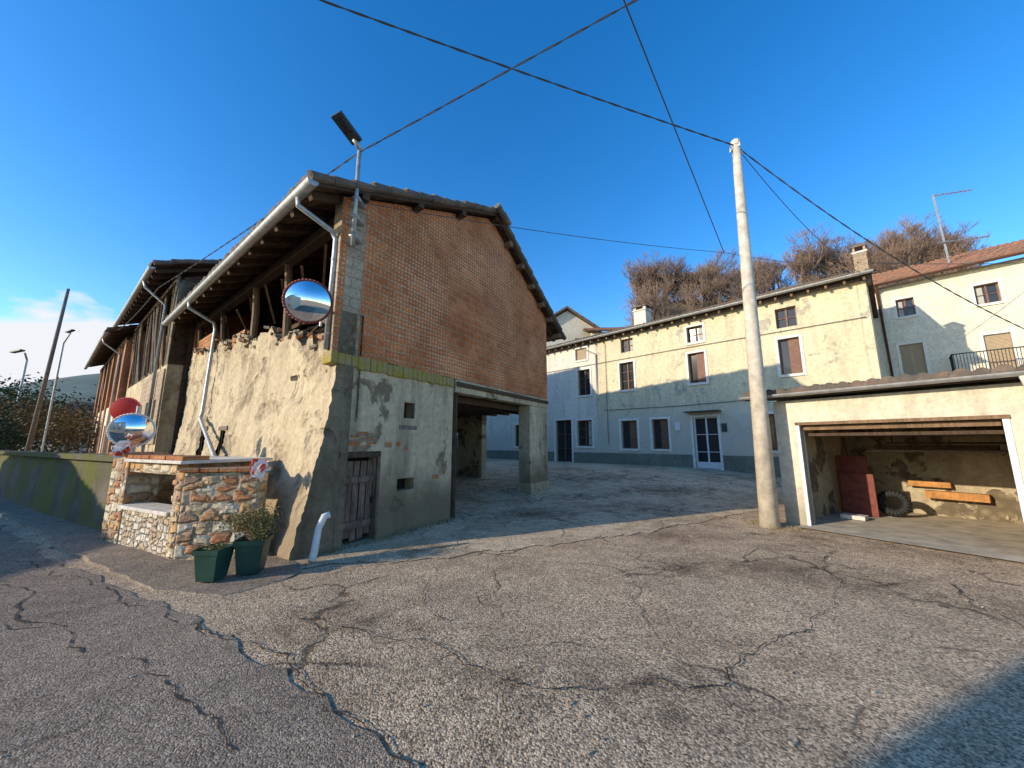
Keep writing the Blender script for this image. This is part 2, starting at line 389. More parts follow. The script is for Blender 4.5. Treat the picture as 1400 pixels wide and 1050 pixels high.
# ------------------------------------------------------------ terrain
def Hh(x,y):
    if y<9: return 0.0
    return .55*min(1,((y-9)/7))**1.5
def axis(a,b,st,far):
    r=list(np.arange(a,b+1e-6,st)); d=st; x=b
    while x<far: d*=1.35; x+=d; r.append(x)
    d=st; x=a; l=[]
    while x>-far: d*=1.35; x-=d; l.append(x)
    return l[::-1]+r
def gn(x,y): return noise.noise(V((x*.6,y*.6,0)))*.016+noise.noise(V((x*1.7,y*1.7,4)))*.006
xs=axis(-14,14,.2,900); ys=axis(-3,24,.2,900)
mb=MB(); mb.grid([[V((x,y,Hh(x,y)+(gn(x,y) if abs(x)<20 and y<26 else 0))) for x in xs] for y in ys],'ground')
mb.build('ground',smooth=True)
def gz(x,y): return Hh(x,y)+gn(x,y)
def interp(pts,n):
    L=[0]
    for a,b in zip(pts,pts[1:]): L.append(L[-1]+math.dist(a,b))
    o=[]
    for i in range(n):
        t=L[-1]*i/(n-1)
        for k in range(len(pts)-1):
            if t<=L[k+1]+1e-9:
                f=(t-L[k])/(L[k+1]-L[k]); o.append((pts[k][0]+(pts[k+1][0]-pts[k][0])*f,pts[k][1]+(pts[k+1][1]-pts[k][1])*f)); break
    return o
def strip(name,A,B,m,na,nb,off,jag=.06):
    a=interp(A,na); b=interp(B,na); P=[]
    for i in range(na):
        row=[]
        ja=jag*noise.fractal(V((a[i][0]*2,a[i][1]*2,3)),1,2,5)
        for j in range(nb):
            f=(j/(nb-1)); x=a[i][0]+(b[i][0]-a[i][0])*f; y=a[i][1]+(b[i][1]-a[i][1])*f
            if j==0: x+=ja; y+=ja*2
            row.append(V((x,y,gz(x,y)+off)))
        P.append(row)
    mb=MB(); mb.grid(P,m); return mb.build(name,smooth=True)
strip('road',[(3.5,-1.8),(1.5,0.2),(-.53,2.17),(-2.93,3.72),(-4.9,4.7),(-7.2,5.9),(-16,10.9),(-34,20),(-60,32)],
      [(-2,-7),(-4,-5),(-7,-3),(-9.5,-1.5),(-11,0),(-13,1.8),(-20,5),(-38,13),(-62,24)],'road',400,60,.010,.08)
strip('courtyard_paving',[(-2.75,5.15),(-1.2,5.55),(.4,6.15),(2,6.9),(3.5,7.8),(4.8,8.6),(6.4,9.5)],
      [(-4,20),(-1,22),(1.5,24),(4,22),(6.5,19),(9,17),(12,13)],'court',200,120,.010,.13)
mb=MB(); oa=interp([(-24,15.3),(-16,10.95),(-9,7.25),(-6.7,5.85),(-5.1,5.0),(-4.0,4.45),(-3.1,4.30),(-2.75,4.75)],160); ia=interp([(-24,16.3),(-15.6,11.7),(-8.5,7.7),(-6.6,6.7),(-4.8,5.9),(-3.6,5.7),(-3.0,5.4),(-2.7,5.0)],160); P=[]
for i,((x,y),(u_,v_)) in enumerate(zip(oa,ia)):
    k_=.055*min(1,(159-i)/25); j=.05*noise.fractal(V((x*2.5,y*2.5,8)),1,2,4); y-=j; x-=j*.5
    row=[V((x-.01,y-.02,gz(x,y)-.01)),V((x,y,gz(x,y)+k_*.85))]
    for q in range(1,8):
        f_=q/7; a_=x+(u_-x)*f_; b_=y+(v_-y)*f_; row.append(V((a_,b_,gz(a_,b_)+max(.013,k_))))
    P.append(row)
mb.grid(P,'road'); mb.build('pavement')
def crack(mb,pts,w,dep=4):
    P=[V((x,y,0)) for x,y in pts]
    for d in range(dep):
        Q=[P[0]]
        for a,b in zip(P,P[1:]):
            m_=(a+b)/2; l=(b-a).length; pr=V((-(b-a).y,(b-a).x,0)).normalized()
            Q+= [m_+pr*random.uniform(-.14,.14)*l, b]
        P=Q
    n=len(P); row1=[];row2=[]
    for i,p in enumerate(P):
        d=(P[min(i+1,n-1)]-P[max(i-1,0)]); pr=V((-d.y,d.x,0)).normalized()
        ww=w*random.uniform(.1,1.1)*(.2 if i in(0,n-1) else 1)*(.4+1.0*abs(noise.noise(p*1.7)))/2
        for row,s_ in((row1,1),(row2,-1)):
            q=p+pr*ww*s_; row.append(V((q.x,q.y,gz(q.x,q.y)+.015)))
    mb.grid([row1,row2],'crack')
mb=MB()
CR=[([(-6.33,4.84),(-5.34,4.39),(-4.18,3.65),(-3.37,3.18)],.035),([(-2.95,3.13),(-2.3,2.79),(-1.76,2.49),(-1.49,2.26)],.026),
([(-2.05,3.72),(-1.51,3.58),(-.6,3.29),(-.05,2.83),(.34,2.75),(.75,2.79),(1.06,2.88),(1.14,2.72),(1.45,2.79),(1.76,3.13),(2.19,3.34),(2.67,3.56)],.026),
([(1.05,2.87),(1.39,2.62),(1.69,2.41),(1.77,2.21)],.014),([(-3.57,4.03),(-2.88,3.65),(-2.25,3.34),(-1.4,2.79),(-.85,2.41),(-.53,2.17),(.1,1.6)],.028),
([(-8.36,6.31),(-6.11,5.1),(-5.27,4.79),(-3.71,4.03)],.03),([(5.15,6.78),(4.23,5.24),(3.86,4.61),(4.63,4.61)],.032),
([(5.14,4.61),(4.68,4.03),(4.59,3.58),(4.9,3.2)],.030),([(1.36,4.84),(3.04,5.4),(4.1,5.73),(4.88,4.84)],.024),([(-4.68,3.65),(-4.2,3.58),(-4.18,3.65)],.02),
([(-.6,3.29),(-.5,3.6),(-.9,4.1),(-1.2,4.9)],.012),([(2.67,3.56),(3.3,4.0),(3.86,4.61)],.016),([(-.05,2.83),(-.1,2.2),(.3,1.6)],.008)]
for p,w in CR: crack(mb,p,w)
for i in range(44):
    x=random.uniform(-1.5,6); y=random.uniform(6.5+max(0,x)*.4,14); a=random.choice([.4,2.0])+random.uniform(-.3,.3); l=random.uniform(.8,2.6)
    crack(mb,[(x,y),(x+math.cos(a)*l*.5,y+math.sin(a)*l*.5),(x+math.cos(a+.2)*l,y+math.sin(a+.2)*l)],.05)
mb.build('ground_cracks')
mb=MB()
for i in range(700):
    if random.random()<.5: x=random.uniform(-2.6,6); y=5.2+(x+2.6)*.5+random.gauss(0,.5)
    else: x=random.uniform(-5,6); y=random.uniform(2,8)
    if x<-2.9 and y>4.2: continue
    r=random.uniform(.003,.009); c=V((x,y,gz(x,y)+.012)); 
    a=V((random.gauss(0,1),random.gauss(0,1),.2)).normalized(); b=a.cross(V((0,0,1))).normalized()
    mb.box(c-a*r-b*r,a*r*2,b*r*1.6,V((0,0,r)),random.choice(['concf','court','ground']))
mb.build('loose_gravel')

# ------------------------------------------------------------ main barn
P0=(-2.86,5.83)
S=V((.522,.853,0)).normalized(); W=V((-.785,.62,0)).normalized(); O=V((-.62,-.785,0)).normalized()
FG=Fr(P0,S,-W)
FW=Fr(P0,W,O)
barn=grp('brick_barn')
def zr(s): return 5.93+.465*s if s<4.36 else 7.957-.57*(s-4.36)
GL=7.8; BL=10.4; S0=-.10
mb=MB()
N_=40
ss=[S0+(GL-S0)*i/N_ for i in range(N_+1)]
mb.poly([FG.p(S0,3.12),FG.p(GL,3.12)]+[FG.p(s,zr(s)-.02,0) for s in ss][::-1],'gbrick')
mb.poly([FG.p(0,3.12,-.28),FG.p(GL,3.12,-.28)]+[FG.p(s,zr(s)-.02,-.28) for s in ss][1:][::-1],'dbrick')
mb.poly([FG.p(S0,3.12),FG.p(S0,zr(S0)-.02),FG.p(S0,zr(S0)-.02,-.28),FG.p(S0,3.12,-.28)],'block')
mb.poly([FG.p(GL,3.12),FG.p(GL,zr(GL)),FG.p(GL,zr(GL),-.28),FG.p(GL,3.12,-.28)],'gbrick')
mb.build('gable_wall',barn)
mb=MB()
for i in range(24):
    a=S0-.02+i*.125; FG.box(mb,a,a+.125,2.92+random.uniform(-.05,.0)*(i>2),3.11+random.uniform(-.01,.02),-.28,.03+random.uniform(0,.02),'moss')
FG.box(mb,2.96,GL,2.80,3.11,-.28,.015,'lower')
FG.box(mb,2.98,GL-.02,2.94,3.05,.02,.06,'wood'); mb.build('lintel',barn,bevel=.02)
mb=MB(); FW.box(mb,.004,.22,3.0,5.8,-.35,.06,'block'); mb.build('corner_pillar',barn)
mb=MB()
wall(mb,FG,0,2.9,-.3,2.92,[(.21,.92,-.3,1.4),(1.47,1.74,2.12,2.43),(1.38,1.80,.76,.98)],'lower',.3)
mb.build('lower_wall',barn)
mb=MB()
for a0,a1,z0,z1 in ((.3,.55,1.60,1.70),(.66,.88,1.62,1.72),(1.05,1.22,1.56,1.66),(1.3,1.42,1.58,1.67),(.45,.7,1.76,1.84),(.34,.52,1.73,1.79),(1.5,1.62,1.5,1.6),(2.3,2.5,.9,1.0)):
    FG.box(mb,a0,a1,z0,z1,-.1,.003,'obrick')
FG.box(mb,1.36,1.47,1.98,2.5,-.1,.008,'lower'); FG.box(mb,1.74,1.82,2.0,2.5,-.1,.008,'lower')
FG.box(mb,1.36,1.82,1.90,1.98,-.1,.01,'woodg'); mb.build('patches',barn,bevel=.01)
mb=MB()
for i in range(5):
    a=.235+i*.135; FG.box(mb,a,a+.127-random.uniform(0,.02),.03+random.uniform(0,.09),1.34,-.12,-.085-random.uniform(0,.015),'doorw')
FG.box(mb,.25,.9,.25,.36,-.085,-.06,'doorw'); FG.box(mb,.25,.9,.98,1.08,-.085,-.06,'doorw')
FG.box(mb,.15,.215,-.1,1.44,-.05,.02,'doorw');FG.box(mb,.915,.975,-.1,1.44,-.05,.02,'doorw');FG.box(mb,.15,.975,1.40,1.50,-.05,.022,'wood')
FG.box(mb,.86,.89,.62,.72,-.085,-.04,'iron')
mb.build('door',barn,bevel=.006)
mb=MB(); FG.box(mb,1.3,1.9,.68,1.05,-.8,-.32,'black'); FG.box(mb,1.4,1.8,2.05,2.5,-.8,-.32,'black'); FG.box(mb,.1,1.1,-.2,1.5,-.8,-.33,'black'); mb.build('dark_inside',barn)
mb=MB(); FG.box(mb,6.55,GL-.003,-.3,2.8,-.45,-.003,'lower'); mb.build('pillar',barn,bevel=.02)
mb=MB(); FG.box(mb,6.5,GL+.06,-.3,.42,-.5,.06,'gback'); mb.build('pillar_foot',barn,bevel=.03)
mb=MB()
FS=Fr(P0,W,S)
def side(s_,w0,w1,z0,z1,ops,m,th=.3):
    F=Fr((P0[0]+S.x*s_,P0[1]+S.y*s_),W,S); wall(mb,F,w0,w1,z0,z1,ops,m,th)
side(2.88,.3,5.4,-.3,2.9,[(3.6,4.4,-.3,2.0)],'lower',.25)
side(7.8,2.8,BL,-.3,2.8,[(4.1,4.9,-.3,2.05)],'gback',.3)
side(7.8,.3,BL,2.81,5.9,[],'gbrick',.28)
FB=Fr((P0[0]+W.x*5.4,P0[1]+W.y*5.4),S,-W); wall(mb,FB,2.9,7.5,-.3,2.9,[],'lower',.2)
FB2=Fr((P0[0]+W.x*BL,P0[1]+W.y*BL),S,W)
mb.poly([FB2.p(0,-.3),FB2.p(GL,-.3)]+[FB2.p(GL*i/N_,zr(GL*i/N_)-.02) for i in range(N_+1)][::-1],'gbrick')
mb.build('inner_walls',barn)
mb=MB(); mb.box(FS.p(4.2,0,7.55),W*.6,V((0,0,1.9)),S*.04,'woodg')
mb.beam(FG.p(3.05,-.2,-.12),FG.p(3.05,2.8,-.12),.16,.16,'wood')
mb.beam(FG.p(4.6,-.2,-2.4),FG.p(4.6,2.8,-2.4),.16,.16,'wood')
for i in range(9):
    w=.5+i*.6; mb.beam(FG.p(2.9,2.72,-w),FG.p(7.75,2.72,-w),.13,.17,'wood')
mb.box(FG.p(.02,2.82,-.29),S*7.5,W*9.8,V((0,0,.1)),'planks')
mb.build('porch_timber',barn)
def ztop(w):
    X=[0,.3,.5,.8,1.3,2,2.6,3.2,4.2,5.2,6,7,8,10.4]; Y=[3.75,3.72,3.6,3.4,3.45,3.85,3.75,4.2,3.95,4.4,4.15,4.5,4.35,4.7]
    return float(np.interp(w,X,Y))+.14*noise.noise(V((w*3.1,0,0)))+.07*noise.noise(V((w*9,5,0)))+.09*(1 if noise.cell(V((w*4,1,0)))>.5 else 0)
def flare(z,w=0): 
    z=max(0,z); return .47*(1-.55*min(1,w/10))*max(0,1-z/3.0)**1.5
wins=[(5.15,5.65,1.25,1.95),(6.95,7.5,1.2,2.0)]
mb=MB(); nw,nz=260,90; g0=[]
for i in range(nw+1):
    w=BL*i/nw; zt=ztop(w); row=[]
    for j in range(nz+1):
        z=-.25+(zt+.25)*j/nz
        o=flare(z,w)+.04*noise.fractal(V((w*2.0,z*2.0,1)),1,2,5)
        vd=noise.voronoi(V((w*5.5,z*7,0)))[0]; cov=max(0,min(1,(noise.noise(V((w*.8,z*.8,9)))+.25)*3))
        o+=.036*(min(.5,vd[1]-vd[0]))*cov*2-.018*cov
        row.append(FW.p(w,z,o))
    g0.append(row)
i0=len(mb.v)
for r in g0:
    for p in r: mb.v.append(tuple(p))
mi=mb.mid('street'); nz1=nz+1
for i in range(nw):
    for j in range(nz):
        w=BL*(i+.5)/nw; z=-.25+(ztop(w)+.25)*(j+.5)/nz
        if any(a<w<b and c<z<d for a,b,c,d in wins): continue
        mb.f.append((i0+i*nz1+j,i0+i*nz1+j+1,i0+(i+1)*nz1+j+1,i0+(i+1)*nz1+j)); mb.mi.append(mi)
mb.grid([[g0[i][-1],FW.p(BL*i/nw,ztop(BL*i/nw)+.03*noise.noise(V((i*.3,2,0))),-.2),FW.p(BL*i/nw,ztop(BL*i/nw),-.42),FW.p(BL*i/nw,2,-.42)] for i in range(nw+1)],'rubble')
mb.poly([g0[0][j] for j in range(nz+1)]+[FW.p(0,ztop(0),-.3),FW.p(0,-.25,-.3)],'rubdark')
mb.build('street_wall',barn,smooth=True)
mb=MB()
for a,b,c,d in wins:
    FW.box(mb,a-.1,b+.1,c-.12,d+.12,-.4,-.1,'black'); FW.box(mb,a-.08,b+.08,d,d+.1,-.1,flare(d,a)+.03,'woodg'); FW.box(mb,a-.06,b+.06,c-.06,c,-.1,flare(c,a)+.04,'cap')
    for q in (.33,.66): mb.tube([FW.p(a+(b-a)*q,c,.1),FW.p(a+(b-a)*q,d,.1)],.01,'iron',6)
mb.build('street_windows',barn)
mb=MB()
def stone(c,sz,m):
    a=V((random.uniform(-1,1),random.uniform(-1,1),random.uniform(-.3,.3))).normalized(); b=a.cross(V((0,0,1))).normalized(); cc=a.cross(b)
    mb.box(c,a*sz*1.6,b*sz,cc*sz*.7,m)
for i in range(330):
    w=random.uniform(.3,10.2); z=ztop(w); sz=random.uniform(.04,.12)
    stone(FW.p(w,z+sz*random.uniform(-.3,.5),random.uniform(-.4,.04)),sz,random.choice(['rubble','street','rubble','obrick','rubdark']))
for i in range(12):
    z=random.uniform(-.05,2.9); o_=random.uniform(-.15,flare(z)-.12); sz=random.uniform(.04,.07)
    mb.box(FW.p(-.012,z,o_),O*sz*1.8,V((0,0,sz*.9)),W*.05,random.choice(['rubdark','rubdark','rubble']))
mb.build('rubble_stones',barn,bevel=.014)
mb=MB()
for w,l in ((2.7,.12),(4.9,-.1),(7.4,.2),(10.2,0)):
    mb.tube([FW.p(w,ztop(w)-.4,-.2),FW.p(w+l*.7,4.9,-.16),FW.p(w+l,5.7,-.1)],[.09,.08,.075],'woodl' if w<5 else 'wood',8)
mb.beam(FW.p(.4,5.66,-.1),FW.p(BL,5.66,-.1),.18,.2,'wood')
mb.beam(FW.p(.75,4.75,-1.1),FW.p(BL,4.85,-1.1),.12,.14,'wood')
for w in (1.2,2.0,3.7,4.5,6.4,7.2,8.8): mb.beam(FW.p(w,3,-1.7),FW.p(w+random.uniform(-.15,.15),6.4,-1.7),.10,.12,'wood')
for i in range(11):
    z=3.2+i*.3
    if i in (4,8): continue
    FW.box(mb,.95,BL-.1,z,z+.26,-2.65,-2.6-random.uniform(0,.03),'planks')
for i in range(9): FW.box(mb,8.3+random.uniform(0,.5),10.35,4.2+i*.1,4.295+i*.1,-.36,-.1+random.uniform(-.02,.02),'obrick')
for i in range(4): FW.box(mb,5.4+random.uniform(0,.4),6.6+random.uniform(-.3,.2),4.2+i*.1,4.295+i*.1,-.36,-.12,'obrick')
for i in range(30):
    a=.95+i*.31; mb.beam(FW.p(a,3.7+random.uniform(0,.4),-.4),FW.p(max(.8,a+random.uniform(-.9,.9)),3.6+random.uniform(.2,1.8),-1.5),.06,.04,random.choice(['woodl','wood','woodg']))
for i in range(9):
    a=1+i*1.05; mb.beam(FW.p(a,5.45+random.uniform(-.2,.1),-.1),FW.p(a+random.uniform(.5,1.5),5.0+random.uniform(-.4,.3),-.6),.05,.03,'woodl')
mb.build('loft_timber',barn)
def rp(s,w,dz=0): return FG.p(s,zr(s)+dz+.035*noise.noise(V((s*.5,w*.45,0))),-w)
wn,wf=-.26,BL+.2
mb=MB()
for (sa,sb) in ((-.72,4.36),(4.36,8.8)):
    a=rp(sa,wn,.06);b=rp(sb,wn,.06);d=rp(sa,wf,.06); up=V((0,0,.05))
    mb.box(a,b-a,d-a,up,'planks')
mb.build('roof_boards',barn)
mb=MB()
def tilefield(mb,f,s0,s1,w0,w1,m,pitch=.2,row=.36):
    nc=int((w1-w0)/pitch); nr=int(abs(s1-s0)/row); P=[]
    jit=[[random.uniform(-.02,.02) for _ in range(nc+2)] for _ in range(nr+1)]
    for r in range(nr):
        for k in (0,1):
            line=[]
            for c in range(nc*6+1):
                q=jit[r][c//6]; w=w0+(w1-w0)*c/(nc*6); s=s0+(s1-s0)*(r+k)/nr+(q*1.5 if k==0 else 0)
                line.append(f(s,w,.13+.06*math.sin(math.pi*(c%6)/6)+(.045 if k==0 else 0)+q))
            P.append(line)
    P=[[f(s0,w0+(w1-w0)*c/(nc*6),.12) for c in range(nc*6+1)]]+P
    mb.grid(P,m)
    for ww in (w0,w1):
        mb.grid([[P[i][0 if ww==w0 else -1] for i in range(1,len(P))],[f(s0+(s1-s0)*((i-1+1)//2)/nr,ww,.11) for i in range(1,len(P))]],m)
tilefield(mb,rp,-.80,4.4,wn-.04,wf,'tilea'); tilefield(mb,rp,8.87,4.3,wn-.04,wf,'tilea')
def halftiles(mb,a,b,r,m,n):
    a=V(a);b=V(b);d=(b-a)/n
    for i in range(n):
        p=a+d*i; q=a+d*(i+1.12); j=V((0,0,random.uniform(-.02,.02)))
        mb.tube([p+j,q+j+V((0,0,-.02))],[r*1.15,r*.9],m,8)
halftiles(mb,rp(4.36,wn-.08,.18),rp(4.36,wf,.18),.10,'tilea',26)
halftiles(mb,rp(-.8,wn,.12),rp(4.3,wn,.14),.07,'tilea',14)
halftiles(mb,rp(8.87,wn,.12),rp(4.4,wn,.14),.07,'tilea',12)
halftiles(mb,rp(4.15,wn-.1,.2),rp(4.75,wn-.1,.14),.09,'tile',2)
mb.build('roof_tiles',barn)
mb=MB()
for i in range(15):
    w=.12+i*.72; j=random.uniform(-.03,.03); mb.beam(rp(-.62,w,-.03),rp(4.3,w+j,-.03),.10,.13,'wood'); 
    mb.beam(rp(8.7,w,-.03),rp(4.4,w,-.03),.10,.13,'wood')
for s_ in (.2,1.5,2.9,4.36,5.1,5.8,6.5,7.2,7.8,8.5):
    mb.beam(rp(s_,wn+.02,-.07),rp(s_,.6 if s_<5 else 2,-.07),.13,.15,'woodl' if s_>5 else 'wood')
mb.beam(rp(4.45,wn+.05,.03),rp(8.75,wn+.05,.03),.05,.10,'wood'); mb.beam(rp(-.7,wn+.05,.03),rp(4.3,wn+.05,.03),.05,.08,'wood')
mb.build('rafters',barn)
mb=MB()
gutter(mb,rp(-.78,wn-.1,-.0),rp(-.78,BL+.1,-.0),.085,'metal')
for i in range(10): mb.beam(rp(-.78,.3+i*1.1,-.09),rp(-.6,.3+i*1.1,.05),.03,.01,'metal')
e=rp(-.78,.15,-.08)
mb.tube([e,e-V((0,0,.12)),FW.p(.12,5.22,.2),FW.p(.12,5.1,.12),FW.p(.11,4.9,.12),FW.p(.11,3.15,.14)],.042,'metal',10)
e2=rp(-.78,7.2,-.08)
mb.tube([e2,e2-V((0,0,.15)),FW.p(7.3,5.1,.15),FW.p(7.3,4.9,.1),FW.p(7.25,2.5,.15),FW.p(7.15,2.3,.2),FW.p(4.4,1.3,.40),FW.p(4.2,1.2,.43)],.045,'metal',10)
for z in (4.7,4.0,3.4): mb.tube([FW.p(.11,z,.12),FW.p(.11,z+.03,.12)],.052,'metal',10)
mb.build('gutter',barn,smooth=True)
mb=MB(); b0=V((-2.72,5.42,0)); mb.tube([b0+V((.08,.12,.62)),b0+V((.02,.08,.6)),b0+V((-.01,.0,.45)),b0+V((-.03,-.03,.15)),b0+V((-.02,-.1,.04))],[.05,.05,.045,.05,.05],'wpipe',10); mb.build('drain_pipe',barn,smooth=True)

# ------------------------------------------------------------ lamp and mirrors
lamp=grp('street_lamp'); mb=MB()
mb.tube([(-2.66,5.66,4.9),(-2.66,5.66,6.75)],[.035,.035],'metal',10)
mb.tube([(-2.66,5.66,6.7),(-2.70,5.62,6.8),(-2.74,5.57,6.83)],[.045,.045,.04],'metal',10)
for z in(5.05,5.4,5.75): mb.box((-2.72,5.62,z),(.12,0,0),(0,.3,0),(0,0,.04),'metal')
mb.build('pole',lamp,smooth=True)
mb=MB(); h0=V((-2.70,5.62,6.79)); h1=V((-2.90,5.22,6.96)); d=h1-h0; sd=d.cross(V((0,0,1))).normalized(); u=sd.cross(d).normalized()
mb.box(h0-sd*.11,d,sd*.22,u*.06,'dgrey'); mb.box(h0-sd*.07+u*.06,d*.55,sd*.14,u*.035,'dgrey'); mb.box(h0-sd*.08-u*.008+d*.42,d*.5,sd*.16,u*.008,'glass')
mb.build('head',lamp,bevel=.015)
def convex(par,c,nrm,r,framem,bulge=.18,back='wplast',tt=.055):
    c=V(c);n=V(nrm).normalized(); a=n.cross(V((0,0,1))).normalized(); b=a.cross(n).normalized()
    mb=MB(); P=[]
    for i in range(13):
        rr=r*i/12; h=bulge*r*(1-(i/12)**2)*1.6
        P.append([c+n*h+(a*math.cos(t)+b*math.sin(t))*rr for t in [2*math.pi*k/40 for k in range(41)]])
    mb.grid(P,'mirror'); mb.build('mirror_face',par,smooth=True)
    mb=MB(); path=[]
    for k in range(41):
        t=2*math.pi*k/40; path.append(c+(a*math.cos(t)+b*math.sin(t))*r*1.03)
    for k in range(40): mb.tube([path[k],path[k+1]],r*tt,framem,8)
    bk=[[c-n*(.03+.12*r*(1-(i/6)**2))+(a*math.cos(t)+b*math.sin(t))*r*1.02*i/6 for t in [2*math.pi*k/30 for k in range(31)]] for i in range(7)]
    mb.grid(bk,back); mb.build('mirror_frame',par,smooth=True)
tm=grp('traffic_mirror'); convex(tm,(-3.14,5.36,3.80),(.40,-.9,-.16),.32,'redw')
mb=MB(); mb.tube([(-3.14,5.42,3.80),(-3.08,5.66,3.8),(-2.98,5.95,3.8)],.025,'metal',8); mb.tube([(-3.08,5.66,3.5),(-3.08,5.66,4.1)],.02,'metal',8); mb.build('bracket',tm)
tm2=grp('traffic_mirror'); convex(tm2,(-6.62,6.42,1.86),(.62,-.75,-.12),.28,'wplast',.22)
mb=MB(); mb.tube([(-6.72,6.58,0),(-6.72,6.58,2.3)],.035,'metal',8)
mb.tube([(-6.72,6.58,1.9),(-6.62,6.46,1.88)],.025,'metal',8); mb.build('post',tm2)
tm3=grp('traffic_mirror'); convex(tm3,(-6.93,6.55,2.24),(-.35,.94,0),.20,'red',.2,'red')
mb=MB(); mb.tube([(-6.72,6.60,2.25),(-6.93,6.60,2.24)],.02,'metal',8); mb.build('arm',tm3)

# ------------------------------------------------------------ stone shrine
sh=grp('stone_shrine')
F0=(-4.74,5.42); f=V((-.905,.424,0)).normalized(); nf=V((-.424,-.905,0)).normalized(); ez=V((.98,.19,0)).normalized(); ne=V((.19,-.98,0)).normalized()
A=Fr(F0,f,nf); B=Fr(F0,ez,ne)
mb=MB()
B.box(mb,0,1.0,-.2,1.22,-.3,0,'shrine')
A.box(mb,.01,.24,-.2,1.25,-.3,-.003,'shrine')
A.box(mb,1.75,2.35,-.2,1.42,-.45,.0,'shrine')
A.box(mb,.24,1.75,1.17,1.36,-.28,-.02,'shrine')
A.box(mb,.2,2.3,-.2,1.35,-1.25,-1.0,'shrine'); A.box(mb,2.1,2.35,-.2,1.36,-1.0,-.45,'shrine')
mb.build('masonry',sh,bevel=.03)
mb=MB()
for i in range(170):
    if i<75: F_,a,z,m_=B,random.uniform(.02,.9),random.uniform(.0,1.14),'shrine'; oo=0
    elif i<95: F_,a,z,m_=A,random.uniform(.02,.12),random.uniform(0,1.15),'shrine'; oo=0
    elif i<135: F_,a,z,m_=A,random.uniform(1.77,2.2),random.uniform(0,1.3),'shrine'; oo=0
    else: F_,a,z,m_=A,random.uniform(.26,1.6),random.uniform(0,.5),'wstone'; oo=-.02
    wd=random.uniform(.08,.17); F_.box(mb,a,a+wd,z,z+random.uniform(.05,.09),oo-.05,oo+random.uniform(.004,.014),m_)
mb.build('face_stones',sh,bevel=.014)
mb=MB(); A.box(mb,.24,1.75,-.2,.60,-.3,-.02,'wstone'); mb.build('low_wall',sh,bevel=.02)
mb=MB(); A.box(mb,.2,1.76,.603,.66,-.34,.05,'cap'); A.box(mb,-.02,1.76,1.34,1.39,-1.25,.06,'cap')
A.box(mb,.24,1.75,.30,.34,-1.0,-.3,'cap')
mb.build('slab',sh,bevel=.01)
mb=MB()
def bricks(F,a0,a1,z,o0,o1,st=.25):
    a=a0
    while a<a1: 
        F.box(mb,a,min(a+st-.012,a1),z+random.uniform(-.004,.004),z+.055+random.uniform(0,.008),o0,o1+random.uniform(-.01,.015),'obrick'); a+=st
bricks(B,-.03,1.03,1.225,-.32,.05); bricks(A,1.7,2.4,1.425,-.48,.04); bricks(A,0.0,1.7,1.395,-.3,.04)
mb.build('brick_coping',sh,bevel=.008)
def tape(par,c,r):
    mb=MB(); 
    for i in range(26):
        a=V((random.gauss(0,1),random.gauss(0,1),random.gauss(0,1))).normalized(); b=a.orthogonal().normalized(); p=V(c)+a*r*random.uniform(.2,.8)
        pts=[p+ (a*math.sin(k*1.3+i)*.5+b*math.cos(k*1.1))*r*.7 for k in range(5)]
        mb.grid([[q for q in pts],[q+V((random.uniform(-.01,.01),0,.045)) for q in pts]],'red' if i%3==0 else 'wplast')
    return mb.build('barrier_tape',par)
tg=grp('warning_tape'); tape(tg,(-6.45,6.15,1.52),.13); tape(tg,(-3.70,5.48,1.26),.13)

for k,(x,y,s_) in enumerate(((-3.62,4.72,.95),(-3.33,4.98,1.08))):
    pl=grp('planter'); mb=MB(); h=.38*s_+.03
    for (z0,z1,r0,r1) in ((.03,h*.85,.115,.15),(h*.85,h,.165,.17)):
        P=[]
        for z,r in((z0,r0*s_),(z1,r1*s_)):
            P.append([V((x+math.cos(t)*r*1.35,y+math.sin(t)*r*1.35,z)) for t in [math.pi/4+k*.3+math.pi/2*q for q in range(5)]])
        mb.grid(P,'green'); 
        if z0>.1: mb.poly(P[0][:4],'green')
    mb.poly([V((x+math.cos(t)*.2*s_,y+math.sin(t)*.2*s_,h*.9)) for t in [math.pi/4+k*.3+math.pi/2*q for q in range(4)]],'soil')
    mb.build('pot',pl)
def leaves(mb,c,r,n,sz,m,clump=6):
    c=V(c); cl=[V((random.gauss(0,.45)*r[0],random.gauss(0,.45)*r[1],random.gauss(0,.4)*r[2])) for _ in range(clump)]
    for i in range(n):
        q=random.choice(cl); p=c+q+V((random.gauss(0,.3)*r[0],random.gauss(0,.3)*r[1],random.gauss(0,.3)*r[2]))
        a=V((random.gauss(0,1),random.gauss(0,1),random.gauss(0,1))).normalized(); b=a.orthogonal().normalized()
        s_=sz*random.uniform(.5,1.3); mb.poly([p-a*s_,p+b*s_*.45,p+a*s_,p-b*s_*.45],m)
bsh=grp('potted_bush'); mb=MB()
leaves(mb,(-3.36,4.98,.62),(.24,.24,.16),3400,.017,'leafy',26)
for i in range(60):
    t=random.uniform(0,6.28); r=random.uniform(.05,.26); mb.tube([(-3.34,4.98,.38),(-3.34+math.cos(t)*r,4.98+math.sin(t)*r,.55+random.uniform(0,.25))],[.006,.002],'bark',4)
mb.build('foliage',bsh)
bs2=grp('potted_bush'); mb=MB(); leaves(mb,(-3.62,4.72,.39),(.1,.1,.04),260,.018,'leafy',5); mb.build('foliage',bs2)

